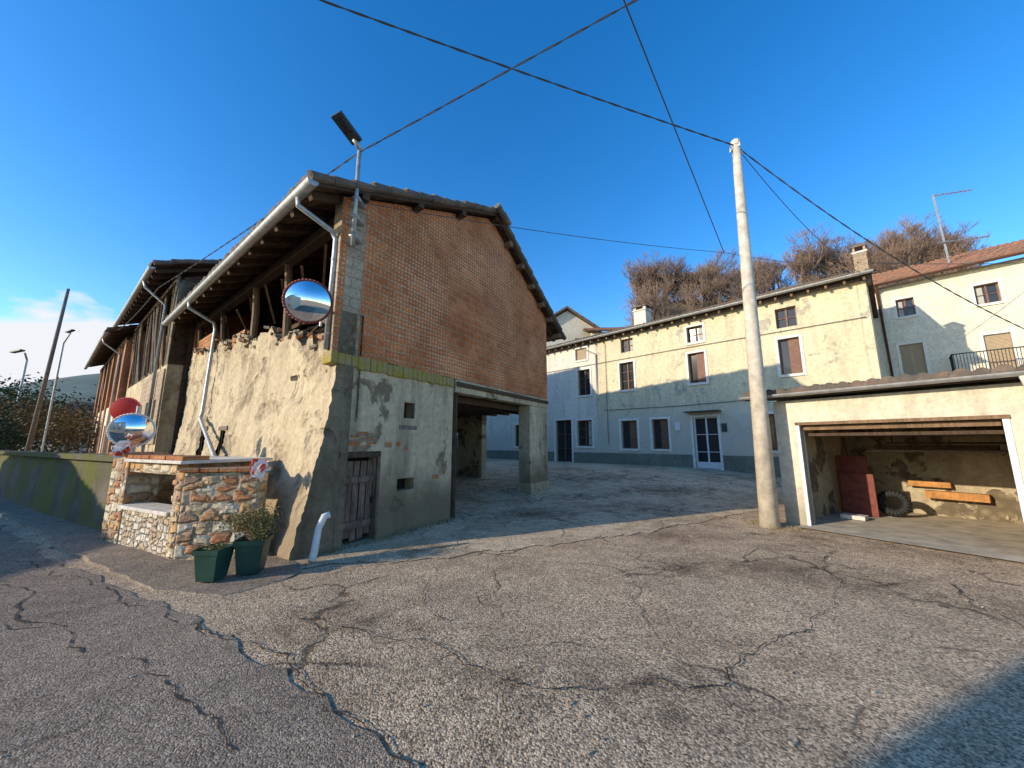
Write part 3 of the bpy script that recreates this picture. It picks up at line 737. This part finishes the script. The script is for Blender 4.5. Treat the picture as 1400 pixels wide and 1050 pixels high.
mb=MB(); pts=interp([(-6.9,6.75),(-9,7.85),(-15.6,11.45),(-30,19.3),(-50,30)],140); P=[]
for i,(x,y) in enumerate(pts):
    n=V((-.5,-.86,0)); zt=1.42-.006*i*.2
    col=[]
    for z in (-.2,.1,.3,.5,.7,.9,1.1,1.3): col.append(V((x,y,z))+n*(.06*(1-z)+.03*noise.fractal(V((x*1.5,y*1.5,z*2)),1,2,4)))
    col+= [V((x,y,1.3))+n*.09,V((x,y,zt))+n*.09,V((x,y,zt))-n*.3,V((x,y,1.3))-n*.3,V((x,y,-.2))-n*.3]; P.append(col)
mb.grid(P,'mosswall'); mb.build('retaining_wall')

# ------------------------------------------------------------ other barns
def street_barn(name,w0,w1,off,ov,wt,ze,wm,bm,piers=False):
    b=grp(name); F=Fr((P0[0]+O.x*off,P0[1]+O.y*off),W,O); L=w1-w0
    mb=MB()
    if piers:
        npi=int(L/2.6)
        wall(mb,F,w0,w1,-.3,wt,[(w0+1.0+i*2.6,w0+2.3+i*2.6,.4,2.6) for i in range(npi)],wm,.35)
        for i in range(npi+1):
            a=w0+i*(L-.55)/npi; F.box(mb,a,a+.55,-.3,ze-.1,-.5,.06,'obrick')
        for i in range(npi): F.box(mb,w0+.6+i*2.6,w0+2.4+i*2.6,wt,wt+.5+.6*(i%2),-.5,-.2,'obrick')
    else:
        wall(mb,F,w0,w1,-.3,wt,[(w0+2,w0+2.8,2.2,3.2),(w0+5,w0+5.8,2.2,3.2)],wm,.4)
        n=60
        for i in range(n):
            a=w0+L*i/n; hh=.3*abs(noise.noise(V((a*1.7,5,0))))+.15*random.random(); F.box(mb,a,a+L/n-.01,wt,wt+hh,-.38,-.03-random.uniform(0,.05),random.choice([wm,'rubble','rubble']))
        F.box(mb,w0,w0+.35,wt,ze-.1,-.45,.01,'rubdark'); F.box(mb,w1-.45,w1,wt,ze-.1,-.45,.01,'obrick')
        for i in range(16): F.box(mb,w0+2.2+random.uniform(0,.5),w0+6.2+random.uniform(-.4,.4),wt+.3+i*.1,wt+.395+i*.1,-.6,-.45,'obrick')
    F.box(mb,w0,w1,-.2,ze+.5,-4.6,-4.3,'dbrick')
    mb.build('walls',b)
    mb=MB(); up=2.4
    np_=15 if not piers else 9
    for i in range(np_):
        a=w0+.6+i*(L-1.2)/(np_-1)+random.uniform(-.3,.3); lean=random.uniform(-1.0,1.0)
        pth=[F.p(a,wt-.1,-.1),F.p(a+lean*.4+random.uniform(-.12,.12),wt+(ze-wt)*.5,.0),F.p(a+lean,ze,.05)]
        mb.tube(pth,[.065,.055,.045],random.choice(['woodg','wood','woodl','wood']),7)
    for i in range(16):
        a=w0+.5+random.uniform(0,L-1); mb.beam(F.p(a,wt+random.uniform(0,1),-random.uniform(.4,1.2)),F.p(a+random.uniform(-1.5,1.5),wt+random.uniform(.8,2.4),-random.uniform(.6,2)),.07,.05,random.choice(['woodg','wood','woodl']))
    mb.beam(F.p(w0,ze-.12,.02),F.p(w1,ze-.12,.02),.16,.16,'wood')
    mb.beam(F.p(w0,wt+1.5,-.9),F.p(w1,wt+1.6,-.9),.14,.14,'wood')
    for i in range(int(L/.7)):
        a=w0+.1+i*.7; mb.beam(F.p(a,ze-.02,ov-.08),F.p(a,ze+up,-5),.09,.12,'wood')
    A0=F.p(w0-.35,ze+.07,ov); mb.box(A0,W*(L+.6),F.p(w0-.35,ze+up+.07,-5)-A0,V((0,0,.06)),'planks')
    R0=F.p(w0-.35,ze+up+.07,-5); mb.box(R0,W*(L+.6),F.p(w0-.35,ze-.6,-9.5)-R0,V((0,0,.06)),'planks')
    mb.build('timber',b)
    mb=MB()
    def rf(s,w,dz): return F.p(w0+w,ze+(up/(5+ov))*s+dz+.04*noise.noise(V((s*.5,w*.4,3))),ov-s)
    tilefield(mb,rf,-.08,5+ov,-.4,L+.3,'tilea')
    halftiles(mb,rf(-.05,-.38,.14),rf(5+ov,-.38,.16),.075,'tilea',14)
    mb.build('tiles',b)
    mb=MB(); mb.poly([F.p(w0,-.3,0),F.p(w0,wt,0),F.p(w0,ze,-.1),F.p(w0,ze+up,-5),F.p(w0,ze-.3,-9),F.p(w0,-.3,-9)],bm)
    mb.poly([F.p(w1,-.3,0),F.p(w1,wt,0),F.p(w1,ze,-.1),F.p(w1,ze+up,-5),F.p(w1,ze-.3,-9),F.p(w1,-.3,-9)],bm)
    mb.poly([F.p(w0,-.3,-9),F.p(w1,-.3,-9),F.p(w1,ze-.3,-9),F.p(w0,ze-.3,-9)],bm)
    mb.build('end_walls',b)
    mb=MB(); gutter(mb,F.p(w0-.3,ze-.02,ov+.06),F.p(w1+.2,ze-.02,ov+.06),.085,'metal'); 
    mb.tube([F.p(w0+1.2,ze-.1,ov+.06),F.p(w0+1.2,ze-.3,ov),F.p(w0+1.2,ze-.8,.12),F.p(w0+1.2,1,.12)],.045,'metal',8)
    mb.build('gutter',b,smooth=True)
street_barn('stone_barn',10.6,20.3,.55,.7,4.25,7.35,'street','dbrick')
street_barn('farm_barn',20.6,34.5,.75,.75,3.6,7.0,'white','obrick',True)
par=bpy.data.objects['stone_barn']; mb=MB(); F=Fr((P0[0]+O.x*.55,P0[1]+O.y*.55),W,O); F.box(mb,10.7,15.0,1.6,4.1,-.05,.05,'block'); mb.build('block_facing',par)
for i in range(3): 
    mb=MB(); F.box(mb,11.3+i*1.5,11.75+i*1.5,2.4,3.1,.051,.056,'black'); mb.build('vent',par)

# ------------------------------------------------------------ main house
hs=grp('terraced_house')
D=V((-.69,.72,0)).normalized(); N=V((-.72,-.69,0)).normalized()
FH=Fr((8.35,16),D,N); ze=7.32; HE=19
sm=[(5.91,6.70,6.34,7.02),(3.09,3.79,6.30,7.0),(-.28,.41,6.15,6.88),(-3.63,-2.97,6.06,6.85)]
ff=[(5.75,6.59,4.28,5.75),(3.12,3.91,4.32,5.75),(-.26,.45,4.28,5.65),(-3.62,-2.95,4.22,5.62)]
gf=[(5.72,6.74,1.46,2.88),(3.10,3.98,1.35,2.75),(1.55,2.34,1.35,2.75)]
dr=[(7.12,8.3,.5,2.95),(-.55,.45,.5,2.75)]
ops=sm+ff+gf+dr+[(9.0,9.8,4.3,5.7),(9.0,9.8,1.4,2.8),(11,11.8,1.4,2.8),(11,11.8,4.3,5.7),(-2.9,-2.1,1.35,2.75)]
mb=MB(); wall(mb,FH,-5.62,HE,-.2,ze,ops,'house',.35,'black',split=5.3,m2='housew'); 
FR=Fr(FH.p(-5.62,0)[:2],-N,-D); wall(mb,FR,0.01,7,-.2,ze,[],'house',.3)
mb.poly([FR.p(0.01,ze),FR.p(7,ze),FR.p(3.6,ze+1.4)],'house')
FL=Fr(FH.p(HE,0)[:2],-N,D); wall(mb,FL,0,7,-.2,ze,[],'house',.3)
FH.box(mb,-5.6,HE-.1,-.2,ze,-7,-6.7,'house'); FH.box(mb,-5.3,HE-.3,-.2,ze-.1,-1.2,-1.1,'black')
mb.build('walls',hs)
mb=MB()
xs_=sorted([-5.62,HE]+[x for o in dr for x in (o[0]-.1,o[1]+.1)])
for a,b in zip(xs_[::2],xs_[1::2]): FH.box(mb,a,b,-.2,1.12,-.02,.025,'plinth')
mb.build('plinth',hs)
for i,o in enumerate(sm): window(hs,FH,*o,kind='two' if i!=0 else 'roller',surround='stonef' if i in(0,2) else None)
for i,o in enumerate(ff): window(hs,FH,*o,kind=['two','two','half','half'][i])
for i,o in enumerate(gf+ops[-5:]): window(hs,FH,*o,kind=['two','half','half','two','two','two','two','two'][i])
window(hs,FH,*dr[0],kind='door_g',surround='stonef',name='side_door'); window(hs,FH,*dr[1],kind='wdoor',surround='stonef',name='front_door')
mb=MB(); FH.box(mb,-.75,.65,2.95,3.0,0,.45,'glass'); FH.box(mb,-.9,-.7,2.1,2.45,.0,.06,'dgrey'); FH.box(mb,1.0,1.2,2.2,2.55,.03,.1,'wplast')
FH.box(mb,-.75,.65,.35,.52,0,.4,'concf')
mb.tube([FH.p(6.0,6.9,.1),FH.p(5.3,6.5,.08),FH.p(5.3,1.0,.08)],.045,'metal',8)
mb.tube([FH.p(4.9,3.35,.05),FH.p(1,3.3,.05),FH.p(-5,3.4,.05)],.012,'iron',5)
mb.tube([FH.p(9,5.95,.05),FH.p(1,5.95,.05),FH.p(-5.5,5.9,.05)],.012,'iron',5)
mb.tube([FH.p(4.7,7,.05),FH.p(4.72,1.6,.05)],.012,'iron',5)
mb.build('facade_details',hs)
mb=MB(); tile_roof(mb,FH,-5.8,HE+.1,.42,ze,-3.6,ze+1.45,'tilea'); 
FHb=Fr(FH.p(0,0,-7.2)[:2],D,-N); tile_roof(mb,FHb,-5.8,HE+.1,.2,ze,-3.6,ze+1.45,'tilea')
for i in range(48): mb.beam(FH.p(-5.6+i*.5,ze-.16,.38),FH.p(-5.6+i*.5,ze-.1+.15,-.3),.07,.1,'woodl')
mb.build('roof',hs)
mb=MB(); gutter(mb,FH.p(-5.85,ze+.02,.5),FH.p(HE+.1,ze+.02,.5),.08,'metal'); mb.build('gutter',hs,smooth=True)
def chimney(par,c,w,z0,z1,m,cap='tile'):
    mb=MB(); a=D*w; b=-N*w; o=V((c[0],c[1],z0))-a/2-b/2
    mb.box(o,a,b,V((0,0,z1-z0)),m)
    mb.box(o-(a+b)*.08+V((0,0,z1-z0)),a*1.16,b*1.16,V((0,0,.07)),'cap')
    for u_,v_ in((0,0),(.8,0),(0,.8),(.8,.8)): mb.box(o+a*u_+b*v_+V((0,0,z1-z0+.07)),a*.2,b*.2,V((0,0,.16)),m)
    q=o-(a+b)*.12+V((0,0,z1-z0+.23)); ctr=V((c[0],c[1],z1+.45))
    mb.box(q,a*1.24,b*1.24,V((0,0,.05)),cap)
    cs=[q+V((0,0,.05)),q+a*1.24+V((0,0,.05)),q+a*1.24+b*1.24+V((0,0,.05)),q+b*1.24+V((0,0,.05))]
    for i in range(4): mb.poly([cs[i],cs[(i+1)%4],ctr],cap)
    mb.build('chimney',par)
chimney(hs,(7.6,20.4),.72,7.9,9.15,'white'); chimney(hs,(12.55,12.3),.36,7.2,8.35,'block')

# ------------------------------------------------------------ right neighbour
nb=grp('white_house'); k=1.35
def zz(z): return 1.65+k*(z-1.65)
FN=Fr((8.78*k,16.4*k),(.69,-.72),N)
rw=[(6.24*k,6.66*k,zz(5.84),zz(6.45)),(7.91*k,8.38*k,zz(5.81),zz(6.42)),(6.15*k,6.68*k,zz(3.82),zz(4.88)),(7.9*k,8.4*k,zz(3.6),zz(4.85)),(10*k,10.5*k,zz(5.8),zz(6.4))]
mb=MB(); wall(mb,FN,5.0*k,13*k,-.2,zz(7.0),rw,'white',.35,'black'); FN.box(mb,5*k,13*k,0,zz(7.0),-8,-7.7,'white'); 
FNs=Fr(FN.p(5.0*k,0)[:2],-N,(-.69,.72)); wall(mb,FNs,0.01,8,-.2,zz(7.0),[],'white',.3)
mb.build('walls',nb)
for i,o in enumerate(rw): window(nb,FN,*o,kind=['two','two','roller','roller','two'][i],surround='stonef')
mb=MB(); tile_roof(mb,FN,4.95*k,13*k,.5,zz(7.05),-4,zz(7.05)+1.9,'tiler')
mb.build('roof',nb)
mb=MB(); gutter(mb,FN.p(4.9*k,zz(7.03),.56),FN.p(13*k,zz(7.03),.56),.09,'brown'); mb.tube([FN.p(5.85*k,zz(6.98),.5),FN.p(5.85*k,zz(6.8),.1),FN.p(5.9*k,2,.1)],.06,'brown',8); mb.build('gutter',nb,smooth=True)
mb=MB(); zb=zz(3.62); FN.box(mb,7.15*k,10*k,zb-.15,zb,0,1.0,'cap')
for i in range(46):
    a=7.2*k+i*.085; mb.tube([FN.p(a,zb,.96),FN.p(a,zb+.85,.96)],.011,'iron',5)
mb.beam(FN.p(7.18*k,zb+.87,.96),FN.p(10*k,zb+.87,.96),.05,.04,'iron'); mb.beam(FN.p(7.18*k,zb+.87,.96),FN.p(7.18*k,zb+.87,0),.05,.04,'iron')
mb.beam(FN.p(7.18*k,zb+.1,.96),FN.p(10*k,zb+.1,.96),.03,.03,'iron')
for i in range(10): mb.tube([FN.p(7.18*k,zb,.1+i*.09),FN.p(7.18*k,zb+.85,.1+i*.09)],.011,'iron',5)
mb.build('balcony',nb)
an=grp('tv_antenna'); mb=MB()
base_=V((19.7,15.4,9.3)); top_=V((19.45,15.3,12.95))
mb.tube([base_,top_],.04,'metal',6)
dA=V((.95,-.30,.0))
mb.tube([top_-V((0,0,.05))-dA*.05,top_-V((0,0,.05))+dA*1.35],.03,'metal',5)
mb.tube([top_-V((-.1,0,2.35))-dA*.2,top_-V((-.1,0,2.35))+dA*1.5],.035,'metal',5)
for i in range(9): 
    p=top_-V((-.1,0,2.35))+dA*(i*.17); mb.tube([p-V((.05,.25,0)),p+V((.05,.25,0))],.008,'metal',4)
for i in range(5): 
    p=top_-V((0,0,.05))+dA*(i*.3); mb.tube([p-V((.05,.3,0)),p+V((.05,.3,0))],.008,'metal',4)
mb.build('mast',an)

bh=grp('hillside_house'); FBH=Fr((2.2,31),(.9,.1),(-.1,-.9)); mb=MB()
wall(mb,FBH,0,5.5,0,11.6,[(3.4,4.2,9.6,10.8)],'white',.3,'black'); mb.poly([FBH.p(0,11.6),FBH.p(5.5,11.6),FBH.p(2.75,13.3)],'white')
for (a,z,b,y) in ((-.4,11.45,2.75,13.45),(5.9,11.45,2.75,13.45)):
    A0=FBH.p(a,z,.4); mb.box(A0,FBH.p(b,y,.4)-A0,V((.1,8,0)),V((0,0,.18)),'tile')
FBH.box(mb,0,.3,0,11.6,-8,-.3,'white');FBH.box(mb,5.2,5.5,0,11.6,-8,-.3,'white')
mb.build('body',bh)
bh2=grp('rear_cottage'); FB3=Fr((6.5,29),(.95,-.05),(-.05,-.95)); mb=MB(); wall(mb,FB3,0,4,0,10.6,[(1,1.8,8.6,9.5)],'white',.3,'black')
tile_roof(mb,FB3,-.3,4.3,.4,10.65,-3.5,12.0,'tiler'); mb.build('body',bh2)

# ------------------------------------------------------------ garage
ga=grp('garage'); FA=Fr((5.68,7.93),(.553,-.833),(-.833,-.553)); mb=MB()
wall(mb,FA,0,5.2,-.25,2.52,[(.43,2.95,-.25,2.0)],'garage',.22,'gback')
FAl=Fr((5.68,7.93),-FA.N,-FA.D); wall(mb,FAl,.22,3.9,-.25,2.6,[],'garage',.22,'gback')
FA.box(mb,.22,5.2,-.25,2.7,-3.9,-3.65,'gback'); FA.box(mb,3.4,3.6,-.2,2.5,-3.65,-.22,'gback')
mb.build('walls',ga)
mb=MB(); mb.poly([FA.p(.1,.03,-3.7),FA.p(3.5,.03,-3.7),FA.p(3.5,.03,.35),FA.p(.3,.03,.35)],'concf'); mb.build('floor',ga)
mb=MB(); FA.box(mb,.37,.43,-.05,2.0,-.15,.02,'wframe'); FA.box(mb,2.95,3.02,-.05,2.0,-.15,.02,'wframe'); FA.box(mb,.36,3.03,2.0,2.06,-.2,.035,'woodl')
FA.box(mb,.45,2.93,1.90,1.99,-.2,-.1,'woodl'); FA.box(mb,.45,2.93,1.78,1.84,-2.4,-.25,'wood')
FA.box(mb,3.12,3.2,1.45,1.6,0,.05,'dgrey')
mb.build('door_frame',ga,bevel=.006)
mb=MB(); tile_roof(mb,FA,-.45,5.4,.26,2.66,-4.1,2.98,'tilea',.2,.36,.06)
for i in range(9): mb.beam(FA.p(.4+i*.5,2.42,-.22),FA.p(.4+i*.5,2.6,-3.7),.09,.12,'wood')
mb.build('roof',ga)
mb=MB(); gutter(mb,FA.p(-.5,2.64,.34),FA.p(5.4,2.64,.34),.065,'metal'); mb.tube([FA.p(3.22,2.6,.34),FA.p(3.25,2.4,.1),FA.p(3.28,.0,.06)],.04,'wpipe',8); mb.build('gutter',ga,smooth=True)
mb=MB()
FA.box(mb,.3,.85,0.04,1.35,-2.35,-2.28,'rust'); FA.box(mb,.35,.95,0.04,.95,-2.24,-2.18,'rust')
FA.box(mb,1.25,1.9,.66,.78,-3.6,-3.45,'plank_o');FA.box(mb,1.5,2.4,.42,.58,-3.6,-3.4,'plank_o')
FA.box(mb,.9,3.1,1.45,1.50,-3.0,-2.2,'woodg');FA.box(mb,1.0,2.7,1.51,1.60,-2.8,-2.5,'woodl');FA.box(mb,1.2,3.0,1.62,1.66,-2.7,-2.3,'wood')
FA.box(mb,.5,.9,.04,.12,-1.7,-1.4,'cap'); FA.box(mb,1.25,1.27,1.66,2.5,-2.6,-2.57,'iron')
mb.build('stored_boards',ga,bevel=.005)
mb=MB(); cc=FA.p(1.12,.32,-2.6); n=(FA.N+V((0,0,.25))).normalized(); a=n.cross(V((0,0,1))).normalized(); b=a.cross(n)
pp=[cc+(a*math.cos(t)+b*math.sin(t))*.21 for t in [2*math.pi*q/24 for q in range(25)]]
for q in range(24): mb.tube([pp[q],pp[q+1]],.085,'rubber',8)
mb.build('tyre',ga,smooth=True)

# ------------------------------------------------------------ pole and wires
up=grp('utility_pole'); mb=MB(); pt=V((5.27,7.62,8.55)); mb.tube([(5.12,7.62,-.2),pt],[.175,.085],'conc',20); mb.build('shaft',up,smooth=True)
mb=MB(); mb.tube([pt,pt+V((0,0,.12))],.1,'cap',10); 
for d_ in (V((-.14,0,-.15)),V((.14,0,-.2)),V((0,-.13,-.1))): mb.tube([pt+d_*.5,pt+d_,pt+d_+V((0,0,.12))],.025,'wplast',6)
mb.build('insulators',up)
def wire(name,a,b,sag,r,tw=False,n=60):
    a=V(a);b=V(b);g_=grp(name); mb=MB(); pth=[]
    for i in range(n+1):
        t=i/n; pth.append(a.lerp(b,t)-V((0,0,4*sag*t*(1-t))))
    if tw:
        N2=int((b-a).length/.07); P1=[];P2=[]
        for i in range(N2+1):
            t=i/N2; c=a.lerp(b,t)-V((0,0,4*sag*t*(1-t))); ph=i*.55
            off=V((math.cos(ph),math.cos(ph)*.3,math.sin(ph)))*r*.75
            P1.append(c+off);P2.append(c-off)
        mb.tube(P1,r*.65,'wire',4); mb.tube(P2,r*.65,'wire',4)
    else: mb.tube(pth,r,'wire',5)
    mb.build('cable',g_)
wire('overhead_wire',pt,(-12,1.2,8.35),.15,.018,True)
lt=(-2.66,5.66,6.65)
wire('overhead_wire',lt,(10,1,9.3),.0,.014,True)
wire('overhead_wire',lt,FW.p(11,6.9,1.0),.05,.014,True); wire('overhead_wire',FW.p(11,6.9,1.0),FW.p(20,7.1,1.2),.15,.018,True)
J=V((5.93,9.52,6.9))
wire('overhead_wire',(-2.66,5.66,5.7),J,.1,.007); wire('overhead_wire',J,(12.3,12.2,7.9),.12,.007)
wire('overhead_wire',J,(-5.05,-4,8.65),.0,.011)
wire('overhead_wire',pt,(14.4,9.9,4.8),.35,.017,True); wire('overhead_wire',pt,(13.2,12.5,7.4),.5,.008)
wire('overhead_wire',(12.3,12.2,8.0),(22,13,8.5),.1,.012)

pl_=grp('wooden_pole'); mb=MB(); mb.tube([(-23.9,18.3,0),(-23.2,18.1,9.6)],[.10,.06],'woodg',10); mb.build('shaft',pl_,smooth=True)
l2=grp('street_lamp'); mb=MB(); mb.tube([(-35.3,26,0),(-35.3,26,7.6),(-35,25.6,8)],[.09,.06,.05],'metal',8); mb.box((-35.6,25.2,7.95),(1.0,-.2,.1),(0,.3,0),(0,0,.1),'dgrey'); mb.build('pole',l2)
l3=grp('street_lamp'); mb=MB(); mb.tube([(-26.3,20.8,0),(-26.3,20.8,7.4),(-25.5,20.4,7.9)],[.05,.04,.03],'metal',8); mb.box((-25.6,20.2,7.88),(.6,-.2,.08),(0,.2,0),(0,0,.06),'dgrey'); mb.build('pole',l3)
for nm,c,r,m,n,sz in (('garden_bush',(-33,24.5,3.0),(2.6,2.5,1.6),'leafo',5000,.10),('garden_bush',(-37,25.5,3.0),(3,2.5,2.2),'leafd',6000,.12),('garden_bush',(-29.5,21.2,2.0),(1.6,1.4,1.2),'leafd',3000,.09),('garden_bush',(-45,33,4),(6,4,2.6),'leafd',6000,.18),('garden_bush',(-27,22.5,2.4),(1.6,1.4,1.5),'leafo',3000,.09)):
    g_=grp(nm); mb=MB(); leaves(mb,c,r,n,sz,m,26); mb.tube([(c[0],c[1],0),(c[0],c[1],c[2])],[.15,.08],'bark',6); mb.build('crown',g_)
fh=grp('farmhouse'); Ff=Fr((-47,38),(.8,.6),(.6,-.8)); mb=MB(); wall(mb,Ff,0,9,-.2,4.6,[(1.5,2.4,2.6,3.8),(4,4.9,2.6,3.8),(6.5,7.4,2.6,3.8)],'white',.3,'black'); tile_roof(mb,Ff,-.3,9.3,.4,4.65,-4,6.2,'tiler'); mb.build('body',fh)
mb=MB(); P=[]
for i in range(50):
    t=i/49; row=[]
    for j in range(12):
        x=-900+t*900; y=330+j*45; h=95*math.exp(-((x+560)/260)**2)*math.sin(math.pi*min(1,j/11))+25*math.sin(math.pi*j/11)*(1-t)*1.0+12*noise.noise(V((x*.01,y*.01,0)))*math.sin(math.pi*j/11)
        row.append(V((x,y,h-2)))
    P.append(row)
mb.grid(P,'farhill'); mb.build('distant_hill',smooth=True)

# ------------------------------------------------------------ hill with bare trees
def hz(x,y):
    a=min(1,max(0,(y-22.5)/8)); a=a*a*(3-2*a); b=min(1,max(0,(x-.27*y)/3.0)); b=b*b*(3-2*b)
    return (14.2*a)*b+.8*noise.noise(V((x*.15,y*.15,0)))*b+min(3,max(0,(y-30)*.12))*b+min(3,max(0,(x-14)*.12))*a
mb=MB(); mb.grid([[V((x,y,hz(x,y)-.3)) for x in np.arange(4,90,1.0)] for y in np.arange(22,80,1.0)],'mud'); mb.build('hill',smooth=True)
def tree_mesh(name,seed,h):
    random.seed(seed); mb=MB()
    def br(p,d,l,r,lev):
        q=p+d*l; mid=p+d*l*.5+V((random.uniform(-1,1),random.uniform(-1,1),0))*l*.06
        mb.tube([p,mid,q],[r,r*.85,r*.65],'bark',3 if lev>1 else 5,False)
        if lev>=5: return
        for i in range(random.choice((2,3,3)) if lev>0 else 5):
            dd=(d+V((random.gauss(0,.42),random.gauss(0,.42),random.gauss(.22,.3)))).normalized()
            br(p+d*l*random.uniform(.55,1),dd,l*random.uniform(.62,.88),max(.012,r*.58),lev+1)
    for s_ in range(2): br(V((random.uniform(-.4,.4),random.uniform(-.4,.4),0)),V((random.gauss(0,.15),random.gauss(0,.15),1)).normalized(),h*.27,.08,0)
    leaves(mb,(0,0,.6),(1.6,1.6,.6),260,.085,'leafb',14)
    o=mb.build(name); me=o.data; bpy.data.objects.remove(o); return me
tms=[tree_mesh('bare_tree_mesh',i+3,random.uniform(4.8,6.2)) for i in range(4)]
random.seed(11)
hedge=grp('bare_trees')
cnt=0
while cnt<190:
    x=random.uniform(8,40); y=random.uniform(26,34.5)
    if x-.27*y<1.0: continue
    o=bpy.data.objects.new('tree',random.choice(tms)); scene.collection.objects.link(o); o.parent=hedge
    s_=random.uniform(.45,.95); o.location=(x,y,hz(x,y)-.4); o.scale=(s_,s_,s_*random.uniform(.85,1.15)); o.rotation_euler=(0,0,random.uniform(0,6.28)); cnt+=1
mb=MB()
for i in range(1800):
    q=random.random()
    if q<.3: p=FG.p(random.uniform(0,2.9),0,.05+abs(random.gauss(0,.08)))
    elif q<.5: p=V((random.uniform(4.9,5.6),random.uniform(7.2,8.2),0))
    else: p=FG.p(random.uniform(3,7.6),0,random.gauss(-.3,.5))
    p.z=gz(p.x,p.y)+.005; hgt=random.uniform(.02,.07); a=V((random.gauss(0,1),random.gauss(0,1),0)).normalized()
    mb.poly([p-a*.006,p+a*.006,p+V((random.gauss(0,.02),random.gauss(0,.02),hgt))],'leafy')
mb.build('weeds')

# ------------------------------------------------------------ houses behind the viewer
th=grp('roadside_house'); Fq=Fr((-6.28,-1.34),(-.92,-.39),(-.39,.92)); mb=MB()
wall(mb,Fq,0,9,-.2,5.4,[(1.5,2.4,1,2.3),(5,5.9,1,2.3),(1.5,2.4,3.6,4.8),(5,5.9,3.6,4.8)],'white',.3,'black')
Fq.box(mb,0,.3,-.2,5.4,-7,-.3,'white');Fq.box(mb,8.7,9,-.2,5.4,-7,-.3,'white');Fq.box(mb,0,9,-.2,5.4,-7.3,-7,'white')
tile_roof(mb,Fq,-.2,9.2,.1,5.45,-3.6,6.4,'tiler'); mb.build('body',th)
th=grp('low_house'); Fq=Fr((-18,8),(0,-1),(1,0)); mb=MB(); wall(mb,Fq,0,11,-.2,3.8,[(2,3,1,2.3),(6,7,1,2.3)],'white',.3,'black')
Fq.box(mb,0,11,-.2,3.8,-6,-5.7,'white');Fq.box(mb,0,.3,-.2,3.8,-5.7,-.3,'white'); tile_roof(mb,Fq,-.2,11.2,.1,3.8,-3,4.3,'tiler'); mb.build('body',th)

# ------------------------------------------------------------ light, world, camera
el=math.radians(17.0); tos=V((-.92*math.cos(el),-.39*math.cos(el),math.sin(el))).normalized()
sd=bpy.data.lights.new('sun','SUN'); sd.energy=5.0; sd.angle=math.radians(.5); sd.color=(1,.86,.66)
so=bpy.data.objects.new('sun',sd); scene.collection.objects.link(so); so.rotation_euler=tos.to_track_quat('Z','Y').to_euler(); so.location=(-20,-10,20)
w=bpy.data.worlds.new('World'); scene.world=w; w.use_nodes=True; nt=w.node_tree; bg=nt.nodes['Background']
sky=nt.nodes.new('ShaderNodeTexSky'); sky.sky_type='NISHITA'; sky.sun_disc=False; sky.sun_elevation=el; sky.sun_rotation=math.atan2(tos.x,tos.y)%(2*math.pi)
sky.altitude=200; sky.air_density=1.0; sky.dust_density=.3; sky.ozone_density=2.0
hs_=nt.nodes.new('ShaderNodeHueSaturation'); hs_.inputs['Saturation'].default_value=1.4; hs_.inputs['Value'].default_value=2.05; hs_.inputs['Hue'].default_value=.507
nt.links.new(sky.outputs[0],hs_.inputs['Color'])
tc=nt.nodes.new('ShaderNodeTexCoord'); nz_=nt.nodes.new('ShaderNodeTexNoise'); nz_.inputs['Scale'].default_value=5.5; nz_.inputs['Detail'].default_value=8; nz_.inputs['Roughness'].default_value=.52
mp=nt.nodes.new('ShaderNodeMapping'); mp.inputs['Scale'].default_value=(1,1,2.4); nt.links.new(tc.outputs['Generated'],mp.inputs[0]); nt.links.new(mp.outputs[0],nz_.inputs['Vector'])
dt=nt.nodes.new('ShaderNodeVectorMath'); dt.operation='DOT_PRODUCT'; cd=V((-1.40,1.0,.16)).normalized(); dt.inputs[1].default_value=cd; nt.links.new(tc.outputs['Generated'],dt.inputs[0])
mr=nt.nodes.new('ShaderNodeMapRange'); mr.inputs['From Min'].default_value=.974; mr.inputs['From Max'].default_value=1.0; mr.inputs['To Min'].default_value=-.32; mr.inputs['To Max'].default_value=.28; mr.clamp=True
nt.links.new(dt.outputs['Value'],mr.inputs['Value'])
ad=nt.nodes.new('ShaderNodeMath'); ad.operation='ADD'; nt.links.new(nz_.outputs['Fac'],ad.inputs[0]); nt.links.new(mr.outputs[0],ad.inputs[1])
rp_=nt.nodes.new('ShaderNodeValToRGB'); rp_.color_ramp.elements[0].position=.54; rp_.color_ramp.elements[1].position=.66; nt.links.new(ad.outputs[0],rp_.inputs[0])
mx=nt.nodes.new('ShaderNodeMix'); mx.data_type='RGBA'; mx.inputs[7].default_value=(6.0,6.1,6.4,1)
nt.links.new(rp_.outputs[0],mx.inputs[0]); nt.links.new(hs_.outputs[0],mx.inputs[6]); nt.links.new(mx.outputs[2],bg.inputs['Color'])
bg.inputs['Strength'].default_value=.15
cam=bpy.data.cameras.new('camera'); cam.sensor_width=36; cam.lens=500/1400*36; cam.clip_end=3000; cam.clip_start=.05
co=bpy.data.objects.new('camera',cam); scene.collection.objects.link(co); co.location=(0,0,1.65); co.rotation_euler=(math.radians(90+9.1),0,0); scene.camera=co
